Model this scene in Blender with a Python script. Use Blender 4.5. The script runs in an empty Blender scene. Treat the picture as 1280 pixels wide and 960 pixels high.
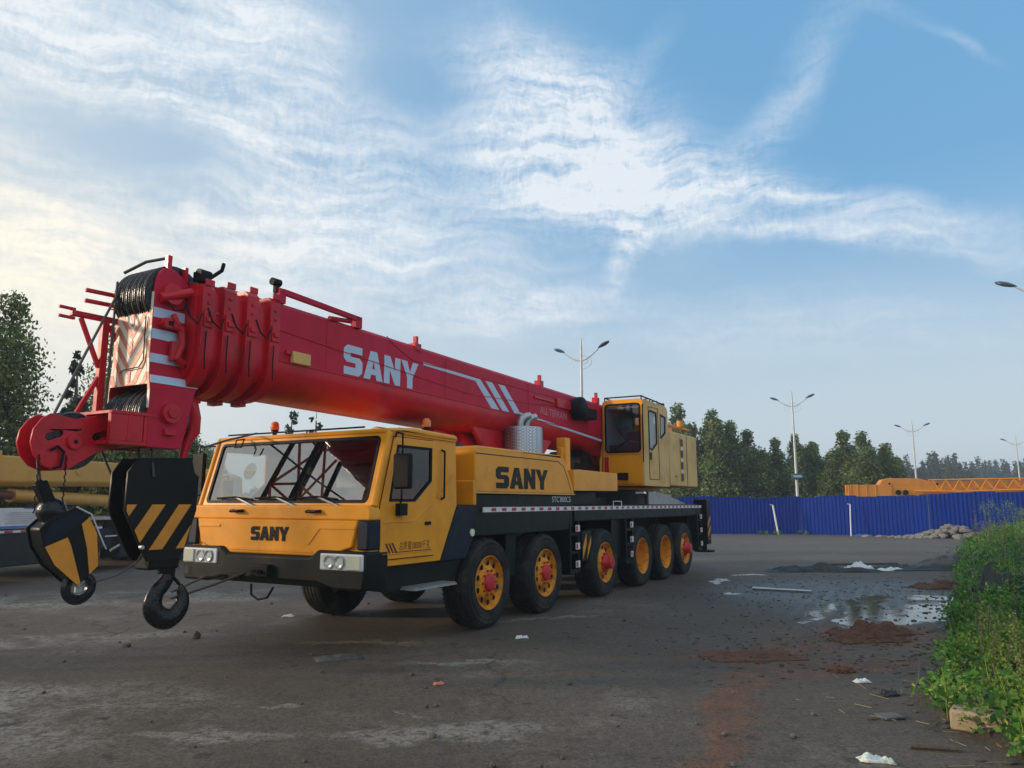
import bpy, math, random
import numpy as np
from mathutils import Vector, Matrix, geometry
R=math.radians
random.seed(7)
C=bpy.context.scene.collection
# ------------------------------------------------------------------ materials
def newmat(name):
    m=bpy.data.materials.new(name); m.use_nodes=True
    nt=m.node_tree; b=nt.nodes['Principled BSDF']; return m,nt,b
def col4(c): return (c[0],c[1],c[2],1)
def paint(name,c,rough=.35,metal=0,dirt=.15,dirtcol=(.09,.075,.06),scale=3,coat=0,bump=.0,spec=.5,streak=False):
    m,nt,b=newmat(name); N=nt.nodes; L=nt.links
    tc=N.new('ShaderNodeTexCoord'); n1=N.new('ShaderNodeTexNoise'); n1.inputs['Scale'].default_value=scale; n1.inputs['Detail'].default_value=7; n1.inputs['Roughness'].default_value=.65
    if streak:
        mp=N.new('ShaderNodeMapping'); mp.inputs['Scale'].default_value=(1,1,.18); L.new(tc.outputs['Object'],mp.inputs['Vector']); L.new(mp.outputs[0],n1.inputs['Vector'])
    else: L.new(tc.outputs['Object'],n1.inputs['Vector'])
    r=N.new('ShaderNodeMapRange'); r.inputs[1].default_value=.47; r.inputs[2].default_value=.75; r.inputs[3].default_value=0; r.inputs[4].default_value=min(1,dirt*2.6)
    L.new(n1.outputs['Fac'],r.inputs[0])
    mx=N.new('ShaderNodeMix'); mx.data_type='RGBA'; mx.inputs['A'].default_value=col4(c); mx.inputs['B'].default_value=col4(dirtcol)
    L.new(r.outputs[0],mx.inputs['Factor']); L.new(mx.outputs['Result'],b.inputs['Base Color'])
    n2=N.new('ShaderNodeTexNoise'); n2.inputs['Scale'].default_value=scale*5; n2.inputs['Detail'].default_value=4; L.new(tc.outputs['Object'],n2.inputs['Vector'])
    r2=N.new('ShaderNodeMapRange'); r2.inputs[3].default_value=max(.02,rough-.12); r2.inputs[4].default_value=min(1,rough+.18); L.new(n2.outputs['Fac'],r2.inputs[0]); L.new(r2.outputs[0],b.inputs['Roughness'])
    b.inputs['Metallic'].default_value=metal; b.inputs['Coat Weight'].default_value=coat; b.inputs['Coat Roughness'].default_value=.12; b.inputs['Specular IOR Level'].default_value=spec
    if bump:
        bp=N.new('ShaderNodeBump'); bp.inputs['Strength'].default_value=bump; bp.inputs['Distance'].default_value=.02; L.new(n2.outputs['Fac'],bp.inputs['Height']); L.new(bp.outputs[0],b.inputs['Normal'])
    return m
def mixnode(nt,fac,a,bb):
    mx=nt.nodes.new('ShaderNodeMix'); mx.data_type='RGBA'
    for s,v in (('Factor',fac),('A',a),('B',bb)):
        if isinstance(v,(tuple,list)): mx.inputs[s].default_value=col4(v)
        elif isinstance(v,(int,float)): mx.inputs[s].default_value=v
        else: nt.links.new(v,mx.inputs[s])
    return mx.outputs['Result']
YEL=paint('yellow_paint',(.93,.36,.006),.38,dirt=.2,dirtcol=(.5,.2,.02),scale=1.9,coat=.12,spec=.35)
YELD=paint('yellow_faded',(.76,.47,.15),.5,dirt=.34,dirtcol=(.45,.22,.05),scale=1.2)
RIMY=paint('rim_paint',(.80,.30,.008),.5,dirt=.38,dirtcol=(.16,.07,.02),scale=9,spec=.3,bump=.1)
RED=paint('red_paint',(.62,.003,.018),.38,dirt=.3,dirtcol=(.25,.003,.007),scale=2.2,coat=.12,bump=.12,spec=.35)
REDP=paint('red_faded_paint',(.58,.010,.048),.5,dirt=.3,dirtcol=(.42,.004,.014),scale=1.6,spec=.25,bump=.08)
REDH=paint('red_hub_paint',(.6,.015,.02),.4,dirt=.1,scale=6)
BLK=paint('black_green_paint',(.003,.006,.006),.4,dirt=.12,dirtcol=(.02,.022,.02),scale=2,spec=.2)
NAVY=paint('navy_paint',(.004,.010,.024),.45,dirt=.1,dirtcol=(.015,.02,.028),scale=2,spec=.25)
BLKM=paint('black_rubber',(.005,.005,.006),.5,dirt=.06,dirtcol=(.02,.02,.02),scale=4,spec=.15)
HOOKM=paint('black_gloss_paint',(.005,.006,.009),.25,dirt=.1,dirtcol=(.02,.018,.016),scale=5,bump=.35,spec=.4)
TYRE=paint('tyre_rubber',(.012,.014,.015),.75,dirt=.34,dirtcol=(.075,.065,.052),scale=3.2,bump=.25,spec=.3)
CREAM=paint('cream_reflective_paint',(.92,.86,.72),.45,dirt=.1,dirtcol=(.5,.4,.28),scale=5)
SALMON=paint('salmon_reflective_paint',(.78,.27,.15),.45,dirt=.1,scale=5)
PALEB=paint('pale_blue_vinyl',(.52,.66,.84),.4,dirt=.12,dirtcol=(.4,.45,.55),scale=5)
WHT=paint('white_paint',(.75,.76,.76),.45,dirt=.15,dirtcol=(.4,.4,.38),scale=5)
GREY=paint('grey_steel',(.5,.51,.52),.38,metal=.6,dirt=.1,scale=5)
ORNG=paint('orange_paint',(.75,.27,.02),.45,dirt=.2,dirtcol=(.4,.17,.03),scale=2)
YEL2=paint('ochre_paint',(.66,.36,.06),.45,dirt=.2,dirtcol=(.4,.22,.05),scale=1.5)
ROPE=paint('steel_rope',(.07,.07,.07),.6,metal=.1,dirt=.1,scale=30)
STRIPE=paint('orange_stripe_paint',(.78,.3,.02),.4,dirt=.1,scale=4)
REDV=paint('red_vinyl',(.5,.02,.03),.4,dirt=.15,scale=8)
SEATM=paint('red_seat_fabric',(.35,.015,.02),.8,dirt=.1)
DARKIN=paint('dark_interior',(.03,.03,.03),.7,dirt=.1)
LIGHTIN=paint('grey_interior',(.45,.47,.48),.7,dirt=.1)
POLE=paint('galvanised_pole',(.55,.58,.6),.45,metal=.3,dirt=.1,scale=3)
LAMPD=paint('blue_grey_lamp',(.05,.09,.14),.4,dirt=.1)
GRAF=paint('maroon_vinyl',(.07,.008,.01),.5,dirt=.05)
def m_alum():
    m,nt,b=newmat('chequered_aluminium'); N=nt.nodes;L=nt.links
    tc=N.new('ShaderNodeTexCoord'); mp=N.new('ShaderNodeMapping'); mp.inputs['Scale'].default_value=(1,1,1)
    v=N.new('ShaderNodeTexVoronoi'); v.inputs['Scale'].default_value=26; v.inputs['Randomness'].default_value=.0
    mp.inputs['Rotation'].default_value=(R(0),R(45),0)
    L.new(tc.outputs['UV'],mp.inputs['Vector'])
    # cylinder: angle,height
    L.new(tc.outputs['Object'],mp.inputs['Vector']); L.new(mp.outputs[0],v.inputs['Vector'])
    r=N.new('ShaderNodeMapRange'); r.inputs[1].default_value=.1; r.inputs[2].default_value=.5; L.new(v.outputs['Distance'],r.inputs[0])
    L.new(mixnode(nt,r.outputs[0],(.85,.86,.87),(.34,.36,.38)),b.inputs['Base Color'])
    b.inputs['Metallic'].default_value=.85; b.inputs['Roughness'].default_value=.32
    bp=N.new('ShaderNodeBump'); bp.inputs['Strength'].default_value=.5; bp.inputs['Distance'].default_value=.01; L.new(r.outputs[0],bp.inputs['Height']); bp.invert=True; L.new(bp.outputs[0],b.inputs['Normal'])
    return m
ALU=m_alum()
def m_glass(name,tint=(.8,.86,.86),rough=.01,ior=1.6):
    m,nt,b=newmat(name); b.inputs['Base Color'].default_value=col4(tint); b.inputs['Transmission Weight'].default_value=1; b.inputs['Roughness'].default_value=rough; b.inputs['IOR'].default_value=1.5
    # thin-walled: mix transparent + glossy by fresnel so light passes
    N=nt.nodes;L=nt.links; out=N['Material Output']
    tr=N.new('ShaderNodeBsdfTransparent'); tr.inputs[0].default_value=col4(tint)
    gl=N.new('ShaderNodeBsdfGlossy'); gl.inputs['Roughness'].default_value=rough; gl.inputs[0].default_value=(1,1,1,1)
    lw=N.new('ShaderNodeFresnel'); lw.inputs['IOR'].default_value=ior
    ge=N.new('ShaderNodeNewGeometry'); iv=N.new('ShaderNodeMath'); iv.operation='SUBTRACT'; iv.inputs[0].default_value=1; L.new(ge.outputs['Backfacing'],iv.inputs[1]); ml=N.new('ShaderNodeMath'); ml.operation='MULTIPLY'; L.new(lw.outputs[0],ml.inputs[0]); L.new(iv.outputs[0],ml.inputs[1]); mx=N.new('ShaderNodeMixShader'); L.new(ml.outputs[0],mx.inputs[0]); L.new(tr.outputs[0],mx.inputs[1]); L.new(gl.outputs[0],mx.inputs[2]); L.new(mx.outputs[0],out.inputs['Surface'])
    N.remove(b); return m
GLASS=m_glass('window_glass',(.55,.6,.6))
GLASSW=m_glass('windscreen_glass',(.62,.67,.66),ior=3.0)
GLASSO=m_glass('operator_glass',(.72,.80,.84),ior=1.7)
GLASSL=m_glass('pale_window_glass',(.75,.8,.82))
def m_lens(name,c,tr=.6):
    m,nt,b=newmat(name); b.inputs['Base Color'].default_value=col4(c); b.inputs['Roughness'].default_value=.12; b.inputs['Transmission Weight'].default_value=tr; b.inputs['Coat Weight'].default_value=.5; return m
AMBER=m_lens('amber_lens',(.8,.16,.01),.0); CLEAR=m_glass('clear_lens',(.93,.95,.96)); REDL=m_lens('red_lens',(.6,.01,.01),.0); PALEL=m_lens('pale_amber_lens',(.85,.83,.66),.0)
MIRR,_nt,_b=newmat('mirror_reflector'); _b.inputs['Metallic'].default_value=.5; _b.inputs['Roughness'].default_value=.2; _b.inputs['Base Color'].default_value=(.8,.82,.84,1)
# ------------------------------------------------------------------ mesh builder
class MB:
    def __init__(s): s.v=[];s.f=[];s.m=[];s.cur=0;s.parts=[]
    def mat(s,i): s.cur=i; return s
    def add(s,vs,fs):
        k=len(s.v); k2=len(s.f); s.v+= [tuple(v) for v in vs]; s.f+=[tuple(i+k for i in f) for f in fs]; s.m+=[s.cur]*len(fs); s.parts.append((k,len(s.v),k2,len(s.f))); return s
    def box(s,x0,x1,y0,y1,z0,z1):
        return s.add([(x0,y0,z0),(x1,y0,z0),(x1,y1,z0),(x0,y1,z0),(x0,y0,z1),(x1,y0,z1),(x1,y1,z1),(x0,y1,z1)],[(0,3,2,1),(4,5,6,7),(0,1,5,4),(1,2,6,5),(2,3,7,6),(3,0,4,7)])
    def prism(s,poly,o,u,v,w,holes=()):
        o,u,v,w=map(Vector,(o,u,v,w)); loops=[list(poly)]+[list(h) for h in holes]
        flat=[p for l in loops for p in l]; n=len(flat)
        tris=geometry.tessellate_polygon([[Vector((a,b,0)) for a,b in l] for l in loops])
        vs=[o+u*a+v*b for a,b in flat]; vs+=[p+w for p in vs]
        fs=[]
        sgn=u.cross(v).dot(w)
        for t in tris:
            a,b,c=[Vector(flat[i]) for i in t]; ar=(b-a).cross(c-a) if False else (b.x-a.x)*(c.y-a.y)-(b.y-a.y)*(c.x-a.x)
            t=tuple(t) if (ar>0) else tuple(reversed(t))
            if sgn>0: fs.append(tuple(reversed(t))); fs.append(tuple(i+n for i in t))
            else: fs.append(t); fs.append(tuple(i+n for i in reversed(t)))
        k=0
        for li,l in enumerate(loops):
            m=len(l); area=sum(l[i][0]*l[(i+1)%m][1]-l[(i+1)%m][0]*l[i][1] for i in range(m))
            ccw=(area>0)^(li>0)
            for i in range(m):
                a=k+i;b=k+(i+1)%m; q=(a,b,b+n,a+n)
                if ccw!=(sgn>0): q=tuple(reversed(q))
                fs.append(q)
            k+=m
        return s.add(vs,fs)
    def xz(s,poly,y0,y1,holes=()): return s.prism(poly,(0,y0,0),(1,0,0),(0,0,1),(0,y1-y0,0),holes)
    def yz(s,poly,x0,x1,holes=()): return s.prism(poly,(x0,0,0),(0,1,0),(0,0,1),(x1-x0,0,0),holes)
    def xy(s,poly,z0,z1,holes=()): return s.prism(poly,(0,0,z0),(1,0,0),(0,1,0),(0,0,z1-z0),holes)
    def tube(s,pts,r,n=10,caps=True,sq=False):
        pts=[Vector(p) for p in pts]; rs=r if isinstance(r,(list,tuple)) else [r]*len(pts)
        d0=(pts[1]-pts[0]).normalized(); up=Vector((0,0,1)) if abs(d0.z)<.9 else Vector((1,0,0)); a=d0.cross(up).normalized()
        vs=[]
        for i,p in enumerate(pts):
            if i==0:d=pts[1]-pts[0]
            elif i==len(pts)-1:d=pts[-1]-pts[-2]
            else:d=(pts[i+1]-pts[i]).normalized()+(pts[i]-pts[i-1]).normalized()
            d.normalize(); a=(a-d*a.dot(d)).normalized(); b=d.cross(a)
            for k in range(n):
                t=2*math.pi*(k+(.5 if sq else 0))/n; vs.append(p+(a*math.cos(t)+b*math.sin(t))*rs[i])
        fs=[]
        for i in range(len(pts)-1):
            for k in range(n):
                k2=(k+1)%n; fs.append((i*n+k,i*n+k2,(i+1)*n+k2,(i+1)*n+k))
        if caps: fs.append(tuple(reversed(range(n)))); fs.append(tuple(range((len(pts)-1)*n,len(pts)*n)))
        return s.add(vs,fs)
    def sqbar(s,p,q,h=.04): return s.tube([p,q],h*.7071,4,sq=True)
    def lathe(s,prof,o,axis='y',n=48,closed=False,caps=True):
        # prof: (along axis, radius)
        vs=[];o=Vector(o)
        for a,r in prof:
            for k in range(n):
                t=2*math.pi*k/n;c,sn=math.cos(t)*r,math.sin(t)*r
                vs.append(o+Vector({'y':(c,a,sn),'z':(c,-sn,a),'x':(a,-c,sn)}[axis]))
        fs=[];m=len(prof)
        for i in range(m-1 if not closed else m):
            for k in range(n):
                k2=(k+1)%n;j=(i+1)%m; fs.append((i*n+k,i*n+k2,j*n+k2,j*n+k)[::-1])
        if not closed and caps and prof[0][1]>.002 and prof[-1][1]>.002:
            fs.append(tuple(range(n))); fs.append(tuple(reversed(range((m-1)*n,m*n))))
        return s.add(vs,fs)
    def cyl(s,o,r,h,axis='y',n=24): return s.lathe([(0,r),(h,r)],o,axis,n)
    def map(s,fn): s.v=[tuple(fn(Vector(v))) for v in s.v]; return s
    def build(s,name,mats,parent=None,bevel=0,smooth=35,loc=None,seg=2,fixn=True,split=False):
        if split:
            out=[]
            for (v0,v1,f0,f1) in s.parts:
                q=MB(); q.v=s.v[v0:v1]; q.f=[tuple(i-v0 for i in f) for f in s.f[f0:f1]]; q.m=s.m[f0:f1]; out.append(q.build(name,mats,parent,bevel,smooth,loc,seg,fixn))
            return out[0]
        me=bpy.data.meshes.new(name); me.from_pydata(s.v,[],s.f); 
        mats=mats if isinstance(mats,(list,tuple)) else [mats]
        for m in mats: me.materials.append(m)
        me.polygons.foreach_set('material_index',s.m)
        if fixn:
            import bmesh
            bm=bmesh.new(); bm.from_mesh(me); bmesh.ops.recalc_face_normals(bm,faces=bm.faces); bm.to_mesh(me); bm.free()
        me.update()
        if smooth: me.shade_smooth(); me.set_sharp_from_angle(angle=R(smooth))
        o=bpy.data.objects.new(name,me); C.objects.link(o)
        if parent: o.parent=parent
        if loc is not None: o.location=loc
        if bevel:
            b=o.modifiers.new('bevel','BEVEL'); b.width=bevel; b.segments=seg; b.limit_method='ANGLE'; b.angle_limit=R(35); b.harden_normals=False
        return o
def tag(o,label=None,cat=None,group=None,kind=None):
    if label:o['label']=label
    if cat:o['category']=cat
    if group:o['group']=group
    if kind:o['kind']=kind
    return o
def empty(name,loc=(0,0,0),rz=0,label=None,cat=None,group=None):
    o=bpy.data.objects.new(name,None); o.empty_display_size=.3; C.objects.link(o); o.location=loc; o.rotation_euler=(0,0,rz); return tag(o,label,cat,group)
def dup(root,loc=None,rz=None,parent=None):
    def rec(o,p):
        c=o.copy(); C.objects.link(c); c.parent=p
        for ch in list(o.children): rec(ch,c)
        return c
    r=rec(root,parent if parent else root.parent)
    if loc is not None:r.location=loc
    if rz is not None:r.rotation_euler=(0,0,rz)
    return r
def arc(cx,cy,r,a0,a1,n,ry=None):
    ry=ry or r
    return [(cx+r*math.cos(R(a0+(a1-a0)*i/n)),cy+ry*math.sin(R(a0+(a1-a0)*i/n))) for i in range(n+1)]
def rrect(x0,x1,y0,y1,r,n=4): return arc(x1-r,y0+r,r,-90,0,n)+arc(x1-r,y1-r,r,0,90,n)+arc(x0+r,y1-r,r,90,180,n)+arc(x0+r,y0+r,r,180,270,n)
def inset(poly,d):
    n=len(poly); A=sum(poly[i][0]*poly[(i+1)%n][1]-poly[(i+1)%n][0]*poly[i][1] for i in range(n)); s=1 if A>0 else -1; out=[]
    for i in range(n):
        p0=Vector(poly[i-1]);p1=Vector(poly[i]);p2=Vector(poly[(i+1)%n]); a=(p1-p0).normalized();b=(p2-p1).normalized()
        na=Vector((-a.y,a.x))*s;nb=Vector((-b.y,b.x))*s; m=(na+nb); m=m/max(.3,m.dot(na)) if m.length>1e-6 else na
        out.append((p1.x+m.x*d,p1.y+m.y*d))
    return out
# block letters S A N Y, unit height
LET={'S':([(.74,1),(.14,1),(0,.86),(0,.54),(.12,.42),(.48,.42),(.48,.26),(.02,.26),(.02,0),(.62,0),(.76,.14),(.76,.5),(.64,.62),(.27,.62),(.27,.75),(.74,.75)],[]),
'A':([(0,0),(.27,1),(.55,1),(.82,0),(.55,0),(.51,.18),(.31,.18),(.27,0)],[[(.35,.38),(.47,.38),(.41,.68)]]),
'N':([(0,0),(0,1),(.26,1),(.49,.5),(.49,1),(.74,1),(.74,0),(.5,0),(.25,.5),(.25,0)],[]),
'Y':([(.3,0),(.3,.4),(0,1),(.28,1),(.43,.62),(.57,1),(.84,1),(.56,.4),(.56,0)],[])}
def blockword(mb,o,u,v,w,width,height):
    x=0; sx=width/3.32
    for ch,adv in (('S',.82),('A',.88),('N',.78),('Y',.84)):
        p,h=LET[ch]; f=lambda q:[((a+x)*sx,b*height) for a,b in q]
        mb.prism(f(p),o,u,v,w,[f(k) for k in h]); x+=adv
def textmb(txt,o,u,v,w,height,width=None):
    cu=bpy.data.curves.new('t','FONT'); cu.body=txt; cu.size=1; cu.fill_mode='FRONT'; ob=bpy.data.objects.new('t',cu); C.objects.link(ob)
    bpy.context.view_layer.update(); dg=bpy.context.evaluated_depsgraph_get(); me=bpy.data.meshes.new_from_object(ob.evaluated_get(dg))
    vs=[x.co.copy() for x in me.vertices]; fs=[tuple(p.vertices) for p in me.polygons]
    bpy.data.objects.remove(ob); bpy.data.curves.remove(cu); bpy.data.meshes.remove(me)
    x0=min(p.x for p in vs);x1=max(p.x for p in vs);y0=min(p.y for p in vs);y1=max(p.y for p in vs)
    sy=height/(y1-y0); sx=width/(x1-x0) if width else sy
    o,u,v,w=map(Vector,(o,u,v,w)); mb=MB(); mb.add([o+u*((p.x-x0)*sx)+v*((p.y-y0)*sy)+w for p in vs],fs); return mb
# ------------------------------------------------------------------ camera, world, light
cam=bpy.data.cameras.new('camera'); co=bpy.data.objects.new('camera',cam); C.objects.link(co)
co.location=(0,0,1.7); co.rotation_euler=(R(90)+math.atan(148/940),0,0); cam.sensor_width=36; cam.lens=36*940/1280; cam.clip_end=5000; cam.clip_start=.05
bpy.context.scene.camera=co
SUN_AZ=-96; SUN_EL=14
sd=bpy.data.lights.new('sun','SUN'); sd.energy=2.4; sd.angle=R(5); sd.color=(1,.80,.58); so=bpy.data.objects.new('sun',sd); C.objects.link(so)
sdir=Vector((math.sin(R(SUN_AZ))*math.cos(R(SUN_EL)),math.cos(R(SUN_AZ))*math.cos(R(SUN_EL)),math.sin(R(SUN_EL))))
so.rotation_euler=sdir.to_track_quat('Z','Y').to_euler()
W=bpy.data.worlds.new('World'); bpy.context.scene.world=W; W.use_nodes=True
nt=W.node_tree; N=nt.nodes; L=nt.links; bg=N['Background']
sky=N.new('ShaderNodeTexSky'); sky.sky_type='NISHITA'; sky.sun_disc=False; sky.sun_elevation=R(SUN_EL); sky.sun_rotation=R(SUN_AZ); sky.altitude=0; sky.air_density=1.3; sky.dust_density=1.0; sky.ozone_density=2.0
def mth(op,a,b=None,c=None,clamp=False):
    n=N.new('ShaderNodeMath'); n.operation=op; n.use_clamp=clamp
    for i,v in enumerate((a,b,c)):
        if v is None: continue
        if isinstance(v,(int,float)): n.inputs[i].default_value=v
        else: L.new(v,n.inputs[i])
    return n.outputs[0]
tc=N.new('ShaderNodeTexCoord'); sp=N.new('ShaderNodeSeparateXYZ'); L.new(tc.outputs['Generated'],sp.inputs[0])
az=mth('MULTIPLY',mth('ARCTAN2',sp.outputs['X'],sp.outputs['Y']),57.2958); el=mth('MULTIPLY',mth('ARCSINE',sp.outputs['Z']),57.2958)
cb=N.new('ShaderNodeCombineXYZ'); L.new(az,cb.inputs[0]); L.new(el,cb.inputs[1])
# warp
wn=N.new('ShaderNodeTexNoise'); wn.inputs['Scale'].default_value=.13; wn.inputs['Detail'].default_value=6; L.new(cb.outputs[0],wn.inputs['Vector'])
vs1=N.new('ShaderNodeVectorMath'); vs1.operation='SUBTRACT'; L.new(wn.outputs['Color'],vs1.inputs[0]); vs1.inputs[1].default_value=(.5,.5,.5)
vs2=N.new('ShaderNodeVectorMath'); vs2.operation='SCALE'; L.new(vs1.outputs[0],vs2.inputs[0]); vs2.inputs['Scale'].default_value=4.5
vs3=N.new('ShaderNodeVectorMath'); vs3.operation='ADD'; L.new(vs2.outputs[0],vs3.inputs[0]); L.new(cb.outputs[0],vs3.inputs[1])
warp=vs3.outputs[0]
def blob(cx,cy,a,b,rot,w,src=warp,inner=.1):
    mp=N.new('ShaderNodeMapping'); mp.vector_type='TEXTURE'; mp.inputs['Location'].default_value=(cx,cy,0); mp.inputs['Rotation'].default_value=(0,0,R(rot)); mp.inputs['Scale'].default_value=(a,b,1000)
    L.new(src,mp.inputs['Vector']); ln=N.new('ShaderNodeVectorMath'); ln.operation='LENGTH'; L.new(mp.outputs[0],ln.inputs[0])
    mr=N.new('ShaderNodeMapRange'); mr.interpolation_type='SMOOTHSTEP'; mr.inputs[1].default_value=1.25; mr.inputs[2].default_value=inner; mr.inputs[3].default_value=0; mr.inputs[4].default_value=w; L.new(ln.outputs['Value'],mr.inputs[0]); return mr.outputs[0]
B=[(-27,24,9,3.2,-8,-.75),(-8,30.5,9,2.2,-8,-.5),(-26,30,26,9,-12,.35),(-16,20,24,7,-6,.35),(5,24,17,9,-10,.3),(-22,27,22,4.2,-12,.75),(3.5,28.5,12,6,-22,1.0),(7,24,12,4.2,-8,1.0),(-20,33,15,4,-20,.75),(-15,19.5,18,4.2,-7,.65),(10,21,5.5,1.5,66,.95),
(24,18.3,15,1.2,-12,.8),(26.5,19.8,12,1.6,-15,.7),(18,22,7,2.5,0,.5),(20.5,27.5,11,2.4,42,.42),(-34,15.5,12,7,-25,1.0),(-1,14.3,11,2.6,4,.75),(20,12.5,20,3.5,-4,.35),
(33,29,3.2,.5,-35,.28),(29,32,3,.8,-30,.2),(-20,15.5,13,3.5,-5,.55),(-36,29,14,8,0,.55),(9,31,6,1.5,30,.25),
(-98,26,34,17,0,1.0),(125,38,55,24,10,1.0),(90,40,40,14,20,.5),(170,35,60,10,0,.5),(-100,40,40,16,10,.6),(-160,30,30,9,10,.5),(0,62,70,10,0,.3)]  # clouds out of view, added to light the crane side and brighten windscreen reflections
acc=None
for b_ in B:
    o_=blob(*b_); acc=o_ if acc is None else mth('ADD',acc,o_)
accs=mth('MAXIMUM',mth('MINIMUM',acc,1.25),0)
mpn=N.new('ShaderNodeMapping'); mpn.inputs['Rotation'].default_value=(0,0,R(14)); mpn.inputs['Scale'].default_value=(.13,1.0,1); L.new(warp,mpn.inputs['Vector'])
n1=N.new('ShaderNodeTexNoise'); n1.inputs['Scale'].default_value=1.0; n1.inputs['Detail'].default_value=9; n1.inputs['Roughness'].default_value=.62; L.new(mpn.outputs[0],n1.inputs['Vector'])
n2=N.new('ShaderNodeTexNoise'); n2.inputs['Scale'].default_value=1.3; n2.inputs['Detail'].default_value=8; n2.inputs['Roughness'].default_value=.6; n2.inputs['Distortion'].default_value=.1; L.new(warp,n2.inputs['Vector'])
mp3=N.new('ShaderNodeMapping'); mp3.inputs['Rotation'].default_value=(0,0,R(-28)); mp3.inputs['Scale'].default_value=(1.9,.8,1); L.new(warp,mp3.inputs['Vector'])
n3=N.new('ShaderNodeTexNoise'); n3.inputs['Scale'].default_value=1.5; n3.inputs['Detail'].default_value=6; n3.inputs['Roughness'].default_value=.6; L.new(mp3.outputs[0],n3.inputs['Vector'])
n0=N.new('ShaderNodeTexNoise'); n0.inputs['Scale'].default_value=.16; n0.inputs['Detail'].default_value=5; n0.inputs['Roughness'].default_value=.55; n0.inputs['Distortion'].default_value=.5; L.new(mpn.outputs[0],n0.inputs['Vector']); n0.inputs['Scale'].default_value=.35
nn=mth('ADD',mth('ADD',mth('MULTIPLY',n1.outputs['Fac'],.48),mth('MULTIPLY',n2.outputs['Fac'],.14)),mth('ADD',mth('MULTIPLY',n3.outputs['Fac'],.14),mth('MULTIPLY',n0.outputs['Fac'],.34)))
mrn=N.new('ShaderNodeMapRange'); mrn.inputs[1].default_value=.43; mrn.inputs[2].default_value=.68; mrn.inputs[3].default_value=.16; mrn.inputs[4].default_value=1.2; L.new(nn,mrn.inputs[0])
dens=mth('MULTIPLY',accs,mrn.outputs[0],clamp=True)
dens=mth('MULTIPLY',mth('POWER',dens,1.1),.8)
# thin veil, stronger near the horizon and to the left
hz=N.new('ShaderNodeMapRange'); hz.interpolation_type='SMOOTHSTEP'; hz.inputs[1].default_value=24; hz.inputs[2].default_value=3; hz.inputs[3].default_value=.0; hz.inputs[4].default_value=.85; L.new(el,hz.inputs[0])
lf=N.new('ShaderNodeMapRange'); lf.interpolation_type='SMOOTHSTEP'; lf.inputs[1].default_value=16; lf.inputs[2].default_value=-42; lf.inputs[3].default_value=.04; lf.inputs[4].default_value=.85; L.new(az,lf.inputs[0])
veil=mth('ADD',hz.outputs[0],mth('MULTIPLY',lf.outputs[0],.75),clamp=True)
hi=N.new('ShaderNodeMapRange'); hi.interpolation_type='SMOOTHSTEP'; hi.inputs[1].default_value=46; hi.inputs[2].default_value=66; hi.inputs[3].default_value=0; hi.inputs[4].default_value=.55; L.new(el,hi.inputs[0])
bk=N.new('ShaderNodeMapRange'); bk.interpolation_type='SMOOTHSTEP'; bk.inputs[1].default_value=50; bk.inputs[2].default_value=90; bk.inputs[3].default_value=0; bk.inputs[4].default_value=.5; L.new(mth('ABSOLUTE',az),bk.inputs[0])
veil=mth('MAXIMUM',mth('MULTIPLY',veil,.85),mth('MAXIMUM',hi.outputs[0],bk.outputs[0]))  # veil high up and outside the view is added to whiten the daylight
warm=N.new('ShaderNodeMapRange'); warm.interpolation_type='SMOOTHSTEP'; warm.inputs[1].default_value=-8; warm.inputs[2].default_value=-42; L.new(az,warm.inputs[0])
warmel=N.new('ShaderNodeMapRange'); warmel.interpolation_type='SMOOTHSTEP'; warmel.inputs[1].default_value=32; warmel.inputs[2].default_value=12; L.new(el,warmel.inputs[0])
wf=mth('MULTIPLY',warm.outputs[0],warmel.outputs[0])
K=1.0
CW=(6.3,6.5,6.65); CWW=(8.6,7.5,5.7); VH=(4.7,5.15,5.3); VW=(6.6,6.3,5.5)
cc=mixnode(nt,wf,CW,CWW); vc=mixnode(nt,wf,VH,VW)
# blend of the physical sky with a cooler blue so the far air keeps its colour
sk2=mixnode(nt,.75,sky.outputs[0],(1.05,2.9,5.1))
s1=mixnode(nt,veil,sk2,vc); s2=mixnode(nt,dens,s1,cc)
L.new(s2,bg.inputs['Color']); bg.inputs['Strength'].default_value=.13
W.cycles.sampling_method='MANUAL'; W.cycles.sample_map_resolution=512
sc=bpy.context.scene; sc.cycles.max_bounces=7; sc.cycles.diffuse_bounces=3; sc.cycles.glossy_bounces=3; sc.cycles.transparent_max_bounces=10; sc.cycles.caustics_reflective=False; sc.cycles.caustics_refractive=False
sc.view_settings.view_transform='Standard'; sc.view_settings.look='None'; sc.view_settings.gamma=1; sc.view_settings.exposure=.22
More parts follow.
